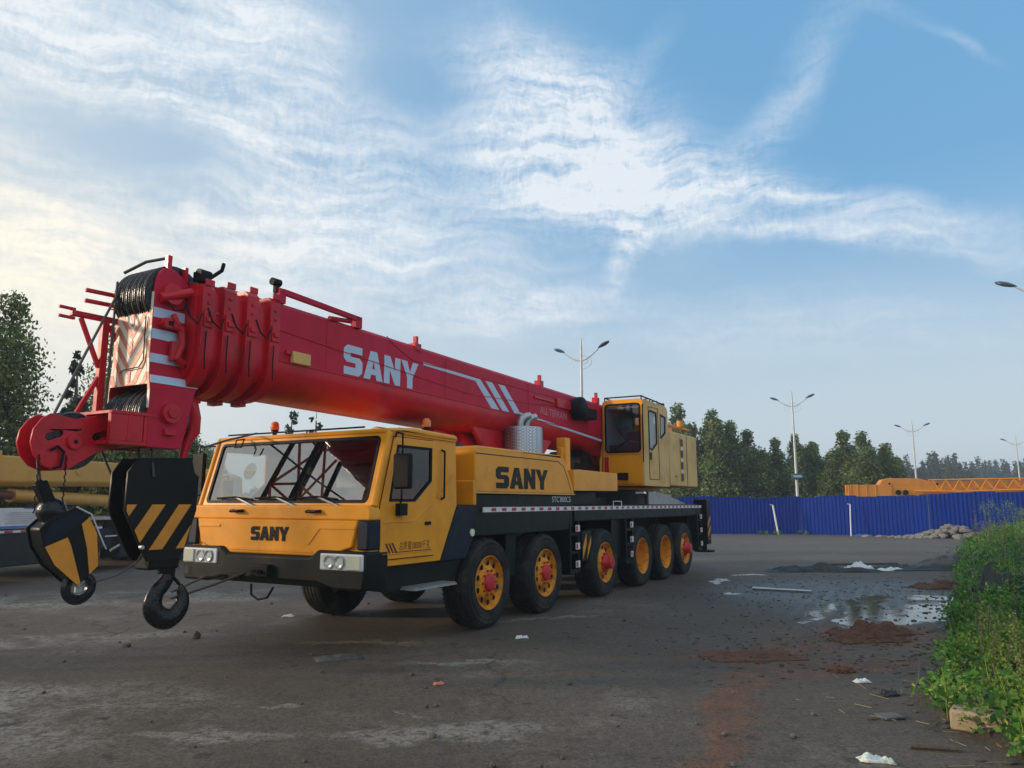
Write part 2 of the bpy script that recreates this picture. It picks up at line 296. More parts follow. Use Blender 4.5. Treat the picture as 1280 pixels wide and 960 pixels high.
# ------------------------------------------------------------------ ground
def ellmask(nt,vec,cx,cy,a,b,rot,inner=.5):
    mp=nt.nodes.new('ShaderNodeMapping'); mp.vector_type='TEXTURE'; mp.inputs['Location'].default_value=(cx,cy,0); mp.inputs['Rotation'].default_value=(0,0,R(rot)); mp.inputs['Scale'].default_value=(a,b,1000)
    nt.links.new(vec,mp.inputs['Vector']); ln=nt.nodes.new('ShaderNodeVectorMath'); ln.operation='LENGTH'; nt.links.new(mp.outputs[0],ln.inputs[0])
    mr=nt.nodes.new('ShaderNodeMapRange'); mr.interpolation_type='SMOOTHSTEP'; mr.inputs[1].default_value=1.2; mr.inputs[2].default_value=inner; nt.links.new(ln.outputs['Value'],mr.inputs[0]); return mr.outputs[0]
def m_ground():
    m,nt,b=newmat('worn_asphalt'); N=nt.nodes;L=nt.links
    def mt(op,a,bb=None,clamp=False):
        n=N.new('ShaderNodeMath'); n.operation=op; n.use_clamp=clamp
        for i,v in enumerate((a,bb)):
            if v is None: continue
            if isinstance(v,(int,float)): n.inputs[i].default_value=v
            else: L.new(v,n.inputs[i])
        return n.outputs[0]
    tc=N.new('ShaderNodeTexCoord'); P=tc.outputs['Object']
    def noise(sc,det=6,ro=.6,vec=P,dist=0):
        n=N.new('ShaderNodeTexNoise'); n.inputs['Scale'].default_value=sc; n.inputs['Detail'].default_value=det; n.inputs['Roughness'].default_value=ro; n.inputs['Distortion'].default_value=dist; L.new(vec,n.inputs['Vector']); return n
    def rng(x,a,bb,c=0,d=1):
        r=N.new('ShaderNodeMapRange'); r.inputs[1].default_value=a; r.inputs[2].default_value=bb; r.inputs[3].default_value=c; r.inputs[4].default_value=d; L.new(x,r.inputs[0]); return r.outputs[0]
    wn=noise(1.3,5); s=N.new('ShaderNodeVectorMath'); s.operation='SUBTRACT'; L.new(wn.outputs['Color'],s.inputs[0]); s.inputs[1].default_value=(.5,.5,.5)
    s2=N.new('ShaderNodeVectorMath'); s2.operation='SCALE'; s2.inputs['Scale'].default_value=1.1; L.new(s.outputs[0],s2.inputs[0]); s3=N.new('ShaderNodeVectorMath'); s3.operation='ADD'; L.new(s2.outputs[0],s3.inputs[0]); L.new(P,s3.inputs[1]); PW=s3.outputs[0]
    big=noise(.22,5,.55); mid=noise(1.1,8,.65); fine=noise(45,4,.7); vfine=noise(160,2,.6)
    base=mixnode(nt,rng(big.outputs['Fac'],.35,.65),(.078,.058,.041),(.132,.102,.075))
    mott=noise(5.5,8,.72); base=mixnode(nt,rng(mott.outputs['Fac'],.48,.68,0,.55),base,(.042,.034,.028))
    base=mixnode(nt,rng(mid.outputs['Fac'],.5,.75,0,.6),base,(.115,.098,.078))
    # pale worn dust patches
    ssc=N.new('ShaderNodeMapping'); ssc.inputs['Rotation'].default_value=(0,0,R(12)); ssc.inputs['Scale'].default_value=(.9,1.0,1); L.new(P,ssc.inputs['Vector'])
    st=noise(1.0,8,.68,ssc.outputs[0],.4)
    pale=mt('MULTIPLY',rng(st.outputs['Fac'],.52,.62),rng(big.outputs['Fac'],.45,.6,0,.45))
    leftm=mt('ADD',mt('ADD',ellmask(nt,PW,-4.6,6.3,2.4,1.3,5),ellmask(nt,PW,-8,13.5,5,1.5,18)),ellmask(nt,PW,-6.5,9.6,2.8,.6,15))
    pale=mt('MAXIMUM',pale,mt('MULTIPLY',mt('MINIMUM',leftm,1.0),rng(st.outputs['Fac'],.40,.58)))
    for q in [(-1.75,9.6,.9,.12,0),(-.5,8.5,.7,.1,0),(-1.9,6.62,.22,.05,0),(-.9,6.4,.15,.04,0),(-.4,6.0,1.0,.25,10),(.5,11.5,1.2,.1,20),(-2.3,5.9,.8,.2,0)]:
        pale=mt('MAXIMUM',pale,mt('MULTIPLY',ellmask(nt,PW,*q),.75))
    base=mixnode(nt,mt('MULTIPLY',mt('MULTIPLY',pale,rng(noise(9,8,.75).outputs['Fac'],.4,.52)),.9),base,(.27,.24,.20))
    # wider, brighter dusty concrete towards the fence
    sy=N.new('ShaderNodeSeparateXYZ'); L.new(P,sy.inputs[0]); far=rng(sy.outputs['Y'],17,30,0,.55)
    base=mixnode(nt,mt('MULTIPLY',far,rng(mid.outputs['Fac'],.3,.6,.5,1)),base,(.17,.15,.13))
    # red-brown mud and its track
    brown=None
    for q in [(2.7,8.8,1.0,.5,0),(4.6,10.1,1.6,1.0,25),(3.5,9.4,1.3,.5,30),(2.1,7.3,2.7,.27,66),(1.4,5.5,1.9,.27,66),(3.6,8.3,1.6,.5,20),(8.3,15.2,1.2,.6,20)]:
        k=ellmask(nt,PW,*q,inner=.2); brown=k if brown is None else mt('MAXIMUM',brown,k)
    bmask=mt('MULTIPLY',brown,rng(noise(3.0,8,.7).outputs['Fac'],.36,.52))
    base=mixnode(nt,mt('MULTIPLY',bmask,.9),base,(.165,.075,.04))
    # wet dark area, with tyre tracks across it
    wet=mt('MULTIPLY',ellmask(nt,PW,6.8,14.6,4.2,3.6,15,.4),rng(mid.outputs['Fac'],.3,.5,.6,1))
    tm=N.new('ShaderNodeMapping'); tm.inputs['Rotation'].default_value=(0,0,R(-62)); L.new(P,tm.inputs['Vector']); wv=N.new('ShaderNodeTexWave'); wv.bands_direction='Y'; wv.inputs['Scale'].default_value=1.3; wv.inputs['Distortion'].default_value=1.2; wv.inputs['Detail'].default_value=3; L.new(tm.outputs[0],wv.inputs['Vector'])
    base=mixnode(nt,mt('MULTIPLY',wet,.8),base,(.03,.027,.024))
    trk=mt('MULTIPLY',mt('MULTIPLY',ellmask(nt,PW,6.0,13.4,3.4,1.2,58,.5),rng(wv.outputs['Fac'],.45,.75)),rng(noise(4,6,.7).outputs['Fac'],.35,.55)); base=mixnode(nt,mt('MULTIPLY',trk,.55),base,(.17,.15,.13))
    crk=N.new('ShaderNodeTexVoronoi'); crk.feature='DISTANCE_TO_EDGE'; crk.inputs['Scale'].default_value=.32; L.new(PW,crk.inputs['Vector']); ck=mt('MULTIPLY',rng(crk.outputs['Distance'],.012,.0),rng(big.outputs['Fac'],.48,.56)); base=mixnode(nt,mt('MULTIPLY',ck,.7),base,(.02,.018,.016))
    spt=noise(3.2,3,.5); base=mixnode(nt,mt('MULTIPLY',rng(spt.outputs['Fac'],.66,.72),.75),base,(.03,.025,.022)); spp=noise(4.7,4,.6); base=mixnode(nt,mt('MULTIPLY',rng(spp.outputs['Fac'],.70,.74),.6),base,(.24,.21,.18))
    pud=None
    for q in [(5.35,11.9,.26,1.5,-32),(6.0,11.9,.34,1.3,-32),(6.7,12.2,.45,1.0,-28),(7.3,12.7,.55,.7,0),(4.8,12.1,.16,1.3,-32),(6.3,13.6,.3,1.2,-32),(7.6,13.9,.6,.35,0)]:
        k=ellmask(nt,PW,*q,inner=.55); pud=k if pud is None else mt('MAXIMUM',pud,k)
    pud=mt('MULTIPLY',rng(pud,.3,.5),rng(noise(2.6,6,.65).outputs['Fac'],.40,.47))
    # pale lime streak round the wet area
    lime=None
    for q in [(4.55,16.9,.9,.14,65),(5.6,18.4,.55,.16,10),(4.2,14.6,.28,.2,0),(4.5,17.0,.5,.12,60)]:
        k=ellmask(nt,PW,*q,inner=.3); lime=k if lime is None else mt('MAXIMUM',lime,k)
    lime=mt('MULTIPLY',rng(lime,.3,.6),rng(mid.outputs['Fac'],.38,.48))
    base=mixnode(nt,mt('MULTIPLY',pud,.8),base,(.05,.048,.045))
    base=mixnode(nt,lime,base,(.5,.5,.48))
    base2=N.new('ShaderNodeMix'); base2.data_type='RGBA'; base2.blend_type='MULTIPLY'; base2.inputs['Factor'].default_value=1
    L.new(base,base2.inputs['A']); sh=rng(mt('ADD',mt('MULTIPLY',fine.outputs['Fac'],.55),mt('MULTIPLY',noise(18,7,.75).outputs['Fac'],.45)),.36,.64,.35,1.65); L.new(sh,base2.inputs['B']); L.new(base2.outputs['Result'],b.inputs['Base Color'])
    ro=mt('SUBTRACT',rng(mid.outputs['Fac'],.3,.7,.72,.9),mt('MULTIPLY',wet,.38)); ro=mt('SUBTRACT',ro,mt('MULTIPLY',pud,.9)); ro=mt('MAXIMUM',ro,.06); L.new(ro,b.inputs['Roughness'])
    b.inputs['Specular IOR Level'].default_value=.4
    h=mt('ADD',mt('ADD',mt('MULTIPLY',fine.outputs['Fac'],.25),mt('MULTIPLY',vfine.outputs['Fac'],.12)),mt('ADD',mt('MULTIPLY',mid.outputs['Fac'],1.2),mt('MULTIPLY',bmask,1.0)))
    bp=N.new('ShaderNodeBump'); bp.inputs['Distance'].default_value=.03; L.new(h,bp.inputs['Height']); L.new(rng(pud,0,.6,.7,0.02),bp.inputs['Strength']); L.new(bp.outputs[0],b.inputs['Normal'])
    return m
g=MB(); g.add([(-900,-300,0),(900,-300,0),(900,1500,0),(-900,1500,0)],[(0,1,2,3)])
tag(g.build('ground',m_ground(),smooth=0),kind='structure')
def m_soil():
    m=paint('dark_soil',(.05,.038,.025),.95,dirt=.3,dirtcol=(.1,.08,.05),scale=6,bump=.8); return m
SOIL=m_soil()
# ------------------------------------------------------------------ foliage
def m_leaf(name,c1,c2,c3,tr=.25):
    m,nt,b=newmat(name); N=nt.nodes;L=nt.links
    ge=N.new('ShaderNodeNewGeometry'); rp=N.new('ShaderNodeValToRGB'); rp.color_ramp.elements[0].color=col4(c1); rp.color_ramp.elements[1].color=col4(c3); e=rp.color_ramp.elements.new(.55); e.color=col4(c2)
    L.new(ge.outputs['Random Per Island'],rp.inputs[0]); tc=N.new('ShaderNodeTexCoord'); n=N.new('ShaderNodeTexNoise'); n.inputs['Scale'].default_value=.9; n.inputs['Detail'].default_value=3; L.new(tc.outputs['Object'],n.inputs['Vector'])
    mx=N.new('ShaderNodeMix'); mx.data_type='RGBA'; mx.blend_type='MULTIPLY'; mx.inputs['Factor'].default_value=1; r=N.new('ShaderNodeMapRange'); r.inputs[1].default_value=.3;r.inputs[2].default_value=.7;r.inputs[3].default_value=.55;r.inputs[4].default_value=1.4; L.new(n.outputs['Fac'],r.inputs[0])
    L.new(rp.outputs[0],mx.inputs['A']); L.new(r.outputs[0],mx.inputs['B']); L.new(mx.outputs['Result'],b.inputs['Base Color']); b.inputs['Roughness'].default_value=.55; b.inputs['Specular IOR Level'].default_value=.3
    out=N['Material Output']; tl=N.new('ShaderNodeBsdfTranslucent'); L.new(mx.outputs['Result'],tl.inputs[0]); ms=N.new('ShaderNodeMixShader'); ms.inputs[0].default_value=tr; L.new(b.outputs[0],ms.inputs[1]); L.new(tl.outputs[0],ms.inputs[2]); L.new(ms.outputs[0],out.inputs['Surface'])
    return m
LEAF1=m_leaf('poplar_leaf',(.07,.12,.035),(.16,.22,.07),(.32,.36,.13),.4)
LEAF2=m_leaf('dark_leaf',(.015,.035,.014),(.03,.06,.022),(.06,.09,.03))
LEAFW=m_leaf('weed_leaf',(.035,.12,.018),(.10,.28,.04),(.26,.44,.09),.45)
LEAFY=m_leaf('yellow_green_weed',(.10,.20,.025),(.26,.38,.05),(.5,.55,.12),.4)
LEAFF=m_leaf('far_leaf',(.04,.06,.035),(.06,.09,.05),(.09,.12,.065))
BARK=paint('bark',(.09,.07,.05),.9,dirt=.3,dirtcol=(.05,.04,.03),scale=6,bump=.6)
def leaf_mesh(name,P,size,mat,seed,parent=None,aspect=.6,up=.0,drop=0):
    rg=np.random.default_rng(seed); n=len(P)
    d=rg.normal(size=(n,3)); d[:,2]*=(1-up); d/=np.linalg.norm(d,axis=1)[:,None]
    e=rg.normal(size=(n,3)); e-=d*(e*d).sum(1)[:,None]; e/=np.linalg.norm(e,axis=1)[:,None]
    s=(size*(.6+.8*rg.random(n)))[:,None]
    nn=np.cross(d,e)
    V=np.stack([P-d*s*.5, P+e*s*aspect*.5+nn*s*.12, P+d*s*.5, P-e*s*aspect*.5+nn*s*.12],1).reshape(-1,3)
    F=np.arange(4*n).reshape(-1,4)
    me=bpy.data.meshes.new(name); me.vertices.add(4*n); me.vertices.foreach_set('co',V.astype(np.float32).ravel()); me.loops.add(4*n); me.loops.foreach_set('vertex_index',F.astype(np.int32).ravel()); me.polygons.add(n); me.polygons.foreach_set('loop_start',np.arange(0,4*n,4,dtype=np.int32)); me.update(calc_edges=True); me.materials.append(mat)
    o=bpy.data.objects.new(name,me); C.objects.link(o)
    if parent:o.parent=parent
    return o
def clumps_to_pts(cl,n,seed):
    rg=np.random.default_rng(seed); cl=np.array(cl); w=cl[:,3]**2; idx=rg.choice(len(cl),n,p=w/w.sum())
    d=rg.normal(size=(n,3)); d/=np.linalg.norm(d,axis=1)[:,None]; r=(rg.random(n)**.45)[:,None]
    c=cl[idx]; return c[:,:3]+d*r*c[:,3:4]*np.array([1,1,1.15])
def make_tree(kind,H,Rd,leaders,nleaf,lsize,mat,seed,name='poplar_tree',cl_r=.10,base=.12,sparse=False):
    rd=random.Random(seed); root=empty(name)
    cl=[];tb=MB(); tb.tube([(0,0,0),(.02*H,.01*H,H*.45),(0,0,H*.9)],[H*.022,H*.014,H*.004],8)
    for li in range(leaders):
        a=rd.random()*6.28; rr=Rd*(0 if li==0 else rd.uniform(.35,.62)); ox,oy=rr*math.cos(a),rr*math.sin(a); h=H*(1 if li==0 else rd.uniform(.68,.95))
        Rl=Rd*(.62 if li==0 else rd.uniform(.38,.5)) if leaders>1 else Rd
        tb.tube([(0,0,H*.1),(ox*.6,oy*.6,H*.3),(ox,oy,h*.9)],[H*.012,H*.009,H*.003],6)
        k=int(26 if not sparse else 16)
        for i in range(k):
            t=base+(1-base)*(i+.5)/k; env=Rl*min(1,(t-base*.6)/.16)*(max(0,1-t)**.62)*1.25
            for j in range(4 if not sparse else 1):
                b=rd.random()*6.28; q=env*rd.uniform(.15,.95)
                cl.append((ox+q*math.cos(b),oy+q*math.sin(b),h*t+rd.uniform(-.02,.02)*H,H*cl_r*rd.uniform(.5,1.1)*(1 if t<.8 else .6)))
                if j==0 and i%3==0: tb.tube([(ox*.8,oy*.8,h*t-.06*H),(ox+q*math.cos(b),oy+q*math.sin(b),h*t)],[H*.004,H*.0015],4)
    tb.build('trunk',BARK,root,fixn=False)
    leaf_mesh('crown',clumps_to_pts(cl,nleaf,seed),lsize,mat,seed,root)
    return root
def place(o,x,y,rz,s,label,cat='tree',group=None,z=0):
    o.location=(x,y,z); o.rotation_euler=(0,0,rz)
    o.scale=s if isinstance(s,tuple) else (s,s,s); return tag(o,label,cat,group)
def azd(az_,d,): return d*math.sin(R(az_)),d*math.cos(R(az_))
# poplars behind the fence
pA=make_tree('a',8,2.2,4,34000,.2,LEAF1,1,cl_r=.08,base=.02); pB=make_tree('b',8,2.6,5,38000,.2,LEAF1,2,cl_r=.08,base=.02); pC=make_tree('c',8,2.0,3,28000,.2,LEAF1,3,cl_r=.085,base=.02)
G='poplar trees beyond the blue fence'
def pxaz(px): return math.degrees(math.atan((px-640)/951.6))
def topH(px,py,d):
    F=940.;th=math.atan(148/F);c,s=math.cos(th),math.sin(th);dx=px-640;up=-(py-480); f=F*c-up*s; z=F*s+up*c
    return 1.7+d*z/math.hypot(dx,f)
rows=[(850,508,58,pC,'narrow poplar right behind the crane operator cab roof',.9),(893,516,57,pA,'tall poplar beside the rear end of the big crane',1.0),(915,528,60,pB,'broad poplar in the group nearest the big crane',1.0),(938,540,57,pC,'shorter poplar at right edge of the first group',1.1),
(972,550,60,pC,'slim poplar just left of the pole with the small sign box',1.0),(998,545,58,pA,'pointed poplar right of the lamp post with the sign box',.9),(1022,556,60,pC,'low poplar between the two separate poplar groups',.95),
(1058,541,57,pC,'sharp topped poplar at the left of the rounded group',1.15),(1085,541,57,pB,'full rounded poplar above the orange crane boom tip',1.1),(1108,565,59,pA,'short poplar at the right end of the row',1.0),(955,575,66,pB,'low dark poplar far back between first and second groups',1.2),(1040,580,68,pB,'low dark poplar far back left of the rounded group',1.2),(870,560,64,pB,'dark poplar low down behind the counterweight',1.2)]
used=set()
for px,py,d,pr,lb,w in rows:
    o=pr if id(pr) not in used else dup(pr); used.add(id(pr)); x,y=azd(pxaz(px),d); s=topH(px,py,d)/8.0
    place(o,x,y,random.random()*6,(s*w*1.2,s*w*1.2,s*1.0),lb,'tree',G)
# left trees
tl=make_tree('l',9,3.8,7,75000,.15,LEAF1,11,'leafy_tree')
x,y=azd(-36.2,24); s=topH(-5,340,24)/9; place(tl,x,y,.3,(s*.8,s*.8,s),'large dense green tree at the left edge, taller than the others','tree')
t2=make_tree('l2',9,3.0,5,48000,.15,LEAF1,12,'leafy_tree'); x,y=azd(-28.0,27); s=topH(135,408,27)/9; place(t2,x,y,1.3,(s*.8,s*.8,s),'green tree standing directly behind the red boom head','tree')
t3=make_tree('l3',7,1.0,1,2300,.2,LEAF2,13,'sparse_tree',cl_r=.05,sparse=True); x,y=azd(-30.4,23); s=topH(92,440,23)/7; place(t3,x,y,0,(s,s,s),'thin sparse dark tree with open crown between the two big ones','tree')
for i,(px,py,d) in enumerate([(360,512,30),(391,508,29)]):
    t=make_tree('sp',6,.7,1,1100,.16,LEAF2,20+i,'sparse_tree',cl_r=.05,sparse=True); x,y=azd(pxaz(px),d); s=topH(px,py,d)/6; place(t,x,y,i,(s,s,s),['sparse young treetop showing over the cab roof, the left one','sparse young treetop showing over the cab roof, the right one'][i],'tree')
for i,(px,py,d,sc_) in enumerate([(60,540,31,1.2),(200,520,30,1.2),(20,530,34,1.2),(255,560,38,1.3)]):
    t=dup(tl if i%2 else t2); x,y=azd(pxaz(px),d); s=topH(px,py,d)/9; 
    place(t,x,y,i*1.7,(s*sc_*1.1,s*sc_*1.1,s),['low dark tree behind the yellow boom at left','low tree behind the hook block and head','low tree far back at the left edge','low tree behind the yellow cab at left'][i],'tree')
# distant tree line
fA=make_tree('f',12,1.9,2,3500,.5,LEAFF,31,'distant_tree'); fB=make_tree('f',12,2.2,3,3500,.5,LEAFF,32,'distant_tree')
GF='hazy row of trees on the horizon'
for i in range(26):
    px=1122+i*7.5+random.uniform(-2,2); py={0:572,1:575,2:570,3:586,4:590,6:568,7:565,9:570,10:568}.get(i,575+random.uniform(-3,4)); d=random.uniform(150,190) if i<13 else random.uniform(200,240)
    o=(fA if i==0 else fB if i==1 else dup(fA if i%2 else fB)); x,y=azd(pxaz(px),d); s=topH(px,py,d)/12; place(o,x,y,i,(s*1.05,s*1.05,s),'hazy bluish tree in the distant row beyond the orange boom','tree',GF)
rg=np.random.default_rng(5)
pts=[]
for i in range(900):
    a=rg.uniform(-40,40); d=rg.uniform(230,300); hh=rg.uniform(6,11.0)*(1 if a>20 else .62); x,y=azd(a,d); pts.append((x,y,hh*rg.uniform(.2,.85),hh*.24))
tag(leaf_mesh('distant_wood',clumps_to_pts(pts,70000,6),1.3,LEAFF,6),'hazy band of distant woodland on the horizon','wood',kind='stuff')
# ------------------------------------------------------------------ verge with weeds
bd=[(2.9,3.0),(3.3,5.2),(3.45,6.8),(4.2,7.8),(5.2,9.4),(6.1,11.0),(8.2,14.4),(10.3,18),(13,22.5),(15.4,26.7),(19.5,33),(23.4,38.2)]
bm_=MB(); vs=[];fs=[]
for i,(x,y) in enumerate(bd):
    wd=14
    for j,(dx,z) in enumerate([(0,-.01),(.15,.05),(.6,.12),(1.6,.2),(wd,.25)]): vs.append((x+dx+ (random.uniform(-.08,.08) if j<2 else 0),y-dx*.55 if j<4 else y-dx*.55,z+random.uniform(0,.02)*j))
for i in range(len(bd)-1):
    for j in range(4): a=i*5+j; fs.append((a,a+1,a+6,a+5))
bm_.add(vs,fs); tag(bm_.build('verge_soil',SOIL,fixn=False,smooth=60),kind='structure')
def bdx(y):
    for (x0,y0),(x1,y1) in zip(bd,bd[1:]):
        if y0<=y<=y1: return x0+(x1-x0)*(y-y0)/(y1-y0)
    return bd[-1][0]
def weeds(n,seed,frac,hmul,ymin,ymax,depth):
    rg=np.random.default_rng(seed); cl=[]
    while len(cl)<n:
        y=ymin+(ymax-ymin)*rg.random()**1.4; dx=rg.random()**.8*depth; x=bdx(y)+dx+.02
        # shoulder profile, with a low gap
        h=(.16+.79*min(1,dx/2.1))*hmul(x,y)*(.6+.6*rg.random()); cl.append((x,y-dx*.3,h*(rg.random()**.6)+.05,.07+.10*rg.random()))
    return cl
def hm(x,y):
    v=.55 if y<8.4 else (.4 if y<10.4 else (.85 if y<14 else 1.0))
    if y>26: v=.9
    v*= 1+.3*math.sin(x*2.1+y*1.3)+.22*math.sin(y*3.7+x)+.12*math.sin(y*9.1+x*5)
    return max(.25,v)
c1=weeds(1900,1,0,hm,4.9,11,2.8); c2=weeds(2600,2,0,hm,9.5,37,4.5)
P1=clumps_to_pts(c1,60000,1); P2=clumps_to_pts(c2,60000,2)
P2=P2[P2[:,2]>.02];P1=P1[P1[:,2]>.02]
# leaves: two blades joined so they read as lobed leaves
lw=leaf_mesh('green_weeds',np.concatenate([P1[:22000],P2[:52000]]),.062,LEAFW,3,aspect=.8,up=.45); tag(lw,'dense green leafy weeds covering the verge at right','weeds',kind='stuff')
ymask=lambda P:P[(P[:,2]>.28)]
ly=leaf_mesh('flowering_weeds',np.concatenate([P1[24000:],clumps_to_pts([(c[0]+.1,c[1],c[2]+.12,c[3]*.9) for c in c1 if c[2]>.2 and c[1]<8.8],26000,9),clumps_to_pts([(17.6+random.uniform(-.9,2.0),25.5+random.uniform(-2,2.5),random.uniform(.6,1.7),.16) for _ in range(200)],7000,10),clumps_to_pts([(9.4+random.uniform(-.6,2.0),12.4+random.uniform(-2.0,1.5),random.uniform(.4,.9),.12) for _ in range(60)],1500,12)]),.036,LEAFY,4,aspect=.5,up=0); tag(ly,'yellow-green flowering weeds rising out of the verge','weeds',kind='stuff')
sm=MB()
for c in random.sample(c1,220)+random.sample(c2,200):
    sm.tube([(c[0]+random.uniform(-.1,.1),c[1]+random.uniform(-.1,.1),.02),(c[0],c[1],c[2]+.1),(c[0]+random.uniform(-.06,.06),c[1]+random.uniform(-.06,.06),c[2]+.24)],[.006,.004,.002],4,caps=False)
tag(sm.build('weed_stems',LEAFY,fixn=False),'thin upright stems among the weeds','weeds',kind='stuff')
tp=[];tq=MB()
for i in range(170):
    y=random.uniform(9.5,30) if i%2 else random.uniform(5.2,9.5); x=bdx(y)+random.uniform(.5,2.8); h=hm(x,y)*random.uniform(.75,1.25)+.18; lx,ly=random.uniform(-.15,.15),random.uniform(-.15,.15)
    tq.tube([(x,y,.1),(x+lx*.4,y+ly*.4,h*.6),(x+lx,y+ly,h)],[.005,.004,.002],4,caps=False)
    for k in range(7): t=.55+.45*k/7; tp.append((x+lx*t,y+ly*t,h*t,.035+.03*(1-t)))
tag(tq.build('weed_stalks',BARK,fixn=False),'thin brownish stalks standing above the weeds','weeds',kind='stuff')
tag(leaf_mesh('seed_heads',clumps_to_pts(tp,14000,77),.026,m_leaf('seed_leaf',(.14,.18,.05),(.26,.28,.09),(.4,.36,.16),.4),77,aspect=.5),'fine yellowish seed heads above the weeds','weeds',kind='stuff')
# low weed tufts by the fence foot
cl=[(12+random.uniform(-1,8),41.0-random.uniform(0,.3),.08,.12) for _ in range(12)]
tag(leaf_mesh('fence_foot_grass',clumps_to_pts(cl,900,8),.08,LEAFW,8),'low grass tufts along the fence foot','grass',kind='stuff')
# ------------------------------------------------------------------ the big crane (local: x to the rear, y to the far side, z up)
A_=R(29.7); O=Vector((-1.9648,7.7224,0)); RZ=math.pi/2-A_
U=Vector((math.sin(A_),math.cos(A_),0)); V=Vector((-math.cos(A_),math.sin(A_),0))
def T(x,y,z): return O+U*x+V*y+Vector((0,0,z))
crane=empty('mobile_crane',O,RZ,'huge yellow and red six-axle mobile crane with its boom lowered over the cab','crane')
def P(mb,name,mats,bevel=0,parent=crane,**k): return mb.build(name,mats,parent,bevel,**k)
NEAR=(1,0,0),(0,0,1),(0,-.004,0)   # u,v,w for marks on the near side
FRNT=(0,-1,0),(0,0,1),(-.004,0,0)
# chassis
c=MB(); c.box(1.3,14.2,.95,2.05,.78,1.35); c.box(2.95,6.2,.1,2.9,1.27,1.80); c.box(6.2,13.9,.1,2.9,1.5,1.655); c.box(6.2,13.9,.14,.6,1.36,1.5)
c.box(2.95,6.15,.05,.1,1.29,1.82); c.box(6.4,8.2,.5,2.6,1.655,1.9); c.box(8.2,13.4,.9,2.1,1.65,1.8)
for x in (3.35,5.05,7.47,9.5,10.95,12.4): c.tube([(x,.35,.6),(x,2.65,.6)],.11,10)
c.box(2.75,2.97,.1,2.9,.95,1.66); c.box(4.05,4.35,.15,.5,.62,1.27); c.box(4.06,4.34,2.5,2.85,.62,1.27)
c.box(6.45,7.0,.5,2.5,.6,1.5); c.box(8.05,8.55,.12,2.8,.62,1.5); c.box(13.3,14.1,.2,2.8,.7,1.5)
P(c,'chassis',BLK,.012)
s=MB(); s.xz([(2.95,1.27),(2.95,1.56),(6.0,1.56),(6.0,1.27),(5.8,1.25),(4.35,1.25),(4.25,1.2),(4.1,1.25),(3.2,1.25)],.03,.05); s.xz([(6.2,1.38),(6.2,1.6),(13.95,1.6),(13.95,1.38)],.035,.06); P(s,'side_skirt',BLK,.006,split=True)
# mudguard panel behind the cab
m_=MB(); m_.xz([(2.22,.96),(2.60,1.66),(2.94,1.66),(3.02,1.3),(2.78,.96)],.03,.25); m_.xz([(2.22,.96),(2.60,1.66),(2.94,1.66),(3.02,1.3),(2.78,.96)],2.75,2.97); P(m_,'mudguard',NAVY,.02,split=True)
r=MB(); r.xz([(3.2,1.565),(3.2,1.635),(13.95,1.625),(13.95,1.565)],.02,.034); r.mat(1)
for i in range(36):
    x=3.42+i*.29
    if x>13.8: break
    r.xz([(x,1.578),(x,1.622),(x+.125,1.622),(x+.125,1.578)],.0165,.0195)
P(r,'reflective_strip',[WHT,REDV])
h=MB(); h.tube([(8.0,.05,1.63),(8.0,.05,1.72),(8.42,.05,1.72),(8.42,.05,1.63)],.012,6); P(h,'deck_handle',WHT)
# under-cab box and steps
u=MB(); u.box(1.0,2.8,.14,2.86,.72,.97); u.xz([(1.0,.72),(1.2,.97),(2.8,.97),(2.6,.66),(1.5,.64)],.10,.14); P(u,'step_box',BLK,.01,split=True)
st=MB(); st.box(1.5,2.36,-.12,.22,.685,.705)
for i in range(22): st.box(1.52+i*.038,1.538+i*.038,-.11,.2,.705,.722)
P(st,'boarding_step',GREY)
mk=MB(); mk.box(1.08,1.22,.085,.1,.84,.89); P(mk,'side_marker',AMBER)
mk=MB(); mk.cyl((2.93,.015,1.30),.05,.02,'y',16); P(mk,'side_lamp',PALEL)
# bumper
b=MB(); b.yz([(0.02,.74),(.45,.74),(.72,.80),(2.28,.80),(2.55,.74),(2.98,.74),(3.0,.9),(3.0,1.16),(2.30,1.17),(2.2,1.085),(.82,1.085),(.7,1.17),(0,1.16),(0,.9)],.74,1.15)
bump=P(b,'bumper',BLK,.03)
b=MB(); b.box(.78,1.0,.0,.16,1.175,1.5); b.box(.79,1.0,2.84,3.0,1.175,1.5); P(b,'corner_panel',NAVY,.02,split=True)
for k,yc in enumerate((.33,2.67)):
    sgn=1 if k==0 else -1
    e=empty('headlight',(.735,yc,1.045)); e.parent=crane
    hh=MB(); hh.box(-.012,.03,-.31,.31,-.09,.09); hh.build('housing',WHT,e,.012)
    for dy in (.02,.17): 
        q=MB(); q.lathe([(.0,.001),(-.004,.03),(-.018,.065),(-.02,.07)],(-.004,dy*sgn,0),'x',24); q.build('reflector',MIRR,e); q=MB(); q.lathe([(-.02,.068),(-.026,.074),(-.026,.064),(-.02,.060)],(-.004,dy*sgn,0),'x',24,closed=True); q.build('lamp_rim',GREY,e)
    q=MB(); q.box(-.04,-.033,-.29,.29,-.078,.078); q.build('lens',CLEAR,e,.002)
    q=MB(); q.box(-.032,-.014,-.285*sgn,-.10*sgn,-.075,.075); q.build('turn_signal',PALEL,e,.003)
for yc in (.32,2.9):
    q=MB(); q.cyl((.715,yc,.86),.045,.03,'x',20); P(q,'fog_light',CLEAR)
q=MB(); q.box(.66,.74,1.4,1.7,.84,.98); q.tube([(.66,1.5,.9),(.6,1.5,.9),(.6,1.6,.9),(.66,1.6,.9)],.022,8); q.box(.69,.74,1.9,2.1,.8,.86); P(q,'tow_hitch',BLKM,.01,split=True)
